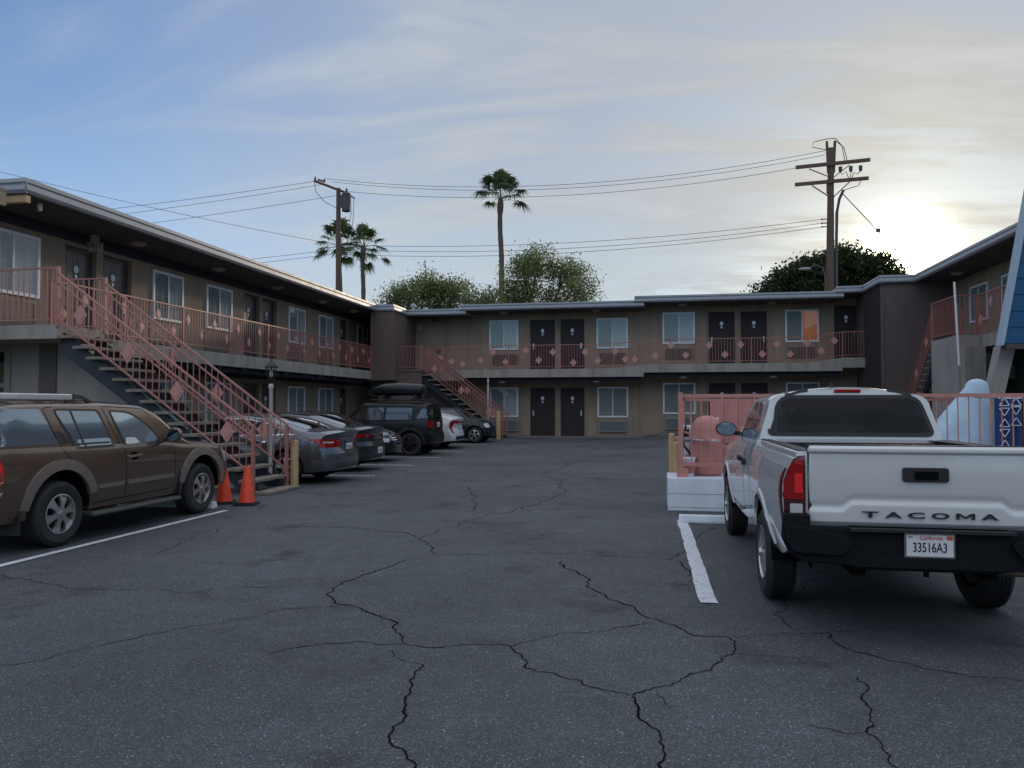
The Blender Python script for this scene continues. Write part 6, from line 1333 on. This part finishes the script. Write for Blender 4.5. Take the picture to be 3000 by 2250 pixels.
def tree(x, y, blobs, label, leaf, nl, ls, trunk_h, seed, name='tree', limbs=9, density=.5, cn=45, group='trees beyond the motel roof'):
    rr = random.Random(seed); t = thing(name, (x, y, 0), label, 'tree', 0, group)
    tb = MB(); tb.tube([(0, 0, 0), (.15, 0, trunk_h * .5), (0, 0, trunk_h)], [.38, .3, .24], 10)
    tot = sum(b[3] * b[4] * b[5] for b in blobs)
    tips = []
    for b in blobs:
        c = Vector(b[:3]); p0 = Vector((0, 0, trunk_h * rr.uniform(.7, 1))); mid = p0.lerp(c, .5) + Vector((rr.uniform(-.4, .4), rr.uniform(-.4, .4), .3)); tb.tube([p0, mid, c], [.16, .10, .05], 7)
        for _ in range(limbs):
            e = c + Vector((rr.gauss(0, .55) * b[3], rr.gauss(0, .55) * b[4], rr.gauss(.2, .5) * b[5])); m_ = c.lerp(e, .5) + Vector((rr.uniform(-.2, .2), 0, .15)); tb.tube([mid.lerp(c, rr.uniform(.3, 1)), m_, e], [.05, .035, .012], 5)
    tb.build('trunk', M['bark'], t)
    mb = MB(); 
    for b in blobs:
        k = int(nl * b[3] * b[4] * b[5] / tot); ncl = max(6, k // cn); cl_ = []
        for _ in range(ncl):
            while True:
                v = Vector((rr.uniform(-1, 1), rr.uniform(-1, 1), rr.uniform(-1, 1)))
                if v.length < 1 and v.length > rr.random() * .75: break
            cl_.append(Vector(b[:3]) + Vector((v.x * b[3], v.y * b[4], v.z * b[5])))
        for _ in range(k):
            c = rr.choice(cl_); cs = density; p = c + Vector((rr.gauss(0, cs), rr.gauss(0, cs), rr.gauss(0, cs * .8)))
            u = Vector((rr.gauss(0, 1), rr.gauss(0, 1), rr.gauss(0, 1))).normalized(); w_ = u.cross(Vector((rr.gauss(0, 1), rr.gauss(0, 1), rr.gauss(0, 1)))).normalized(); s = ls * rr.uniform(.6, 1.4)
            mb.add([p - u * s, p + w_ * s * .42, p + u * s, p - w_ * s * .42], [(0, 1, 2, 3)])
    mb.build('crown', M[leaf], t, fix=False); return t
def tp(px, py, Y):   # survey: point at depth Y seen at picture position, relative to nothing
    g_ = G(px, 1300); k = Y / g_.y; X = g_.x * k; dep = -X * math.sin(CYAW) + Y * math.cos(CYAW); return X, CH + (1188 - py) / CF * dep
def crown(px0, Y, lst):
    x0, _ = tp(px0, 800, Y); out_ = []
    for px_, py_, rx, rz_ in lst:
        X, Z = tp(px_, py_, Y); k = Y / CF * 1.02; out_.append((X - x0, random.uniform(-1.2, 1.2), Z, rx * k, min(rx, rz_ * 1.2) * k, rz_ * k))
    return x0, Y, out_
x0, Y_, bl = crown(1215, 58, [(1235, 830, 45, 45), (1210, 880, 75, 45), (1140, 905, 35, 25), (1290, 880, 50, 50), (1350, 865, 45, 45), (1395, 895, 50, 35), (1440, 890, 45, 32), (1300, 850, 40, 45), (1165, 875, 35, 35)])
tree(x0, Y_, bl, 'loose airy green tree above the left half of the back roof', 'leaf_airy', 15000, .105, 6.5, 11, density=.40, cn=62)
x0, Y_, bl = crown(1540, 62, [(1540, 820, 60, 70), (1580, 770, 50, 45), (1660, 790, 60, 50), (1710, 850, 45, 40), (1520, 880, 65, 45), (1640, 870, 75, 40), (1470, 890, 45, 28)])
tree(x0, Y_, bl, 'tall feathery tree with sky showing through right of the single palm', 'leaf_airy', 18000, .105, 7.5, 23, density=.42, cn=66)
x0, Y_, bl = crown(2420, 60, [(2460, 790, 70, 45), (2400, 810, 75, 50), (2330, 830, 65, 40), (2540, 800, 60, 38), (2470, 840, 110, 50), (2250, 862, 40, 18), (2600, 815, 40, 22), (2480, 760, 35, 22), (2590, 850, 60, 30)])
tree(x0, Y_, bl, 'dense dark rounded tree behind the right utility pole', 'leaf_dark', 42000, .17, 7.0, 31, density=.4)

# unseen building and trees added behind the viewer for vehicle glass and paint to reflect
bh = thing('reflection_building', (2, -30, 0), 'low pale unseen building added behind the viewpoint for reflections', 'building')
MB().box(-14, 12, -8, 0, 0, 4.2).build('wall', M['slab'], bh)
MB().box(-14.4, 12.4, -8.4, .4, 4.2, 4.5).build('roof', M['rooftop'], bh)
wb = MB()
for k in range(7): wb.box(-12.6 + k * 3.5, -10.6 + k * 3.5, .0, .04, 1.0, 2.6)
wb.build('window_band', M['carglass'], bh)
for k, (x, r_) in enumerate(((-9, 3.2), (1.5, 3.8), (9, 3.0), (20, 4.2), (-24, 4.5))):
    tree(x, -21 - k % 2 * 4, [(0, 0, 6.2, r_, r_, r_ * .7), (r_ * .5, 0, 5.4, r_ * .7, r_ * .7, r_ * .5), (-r_ * .5, .5, 7.4, r_ * .6, r_ * .6, r_ * .5)], ['broad unseen tree added behind the viewpoint at the left', 'tallest unseen tree added directly behind the viewpoint', 'round unseen tree added behind the viewpoint towards the right', 'wide unseen tree added far right behind the viewpoint', 'wide unseen tree added far left behind the viewpoint'][k], 'leaf_dark', 3500, .3, 4.2, 50 + k, group='unseen trees added behind the viewpoint for reflections')
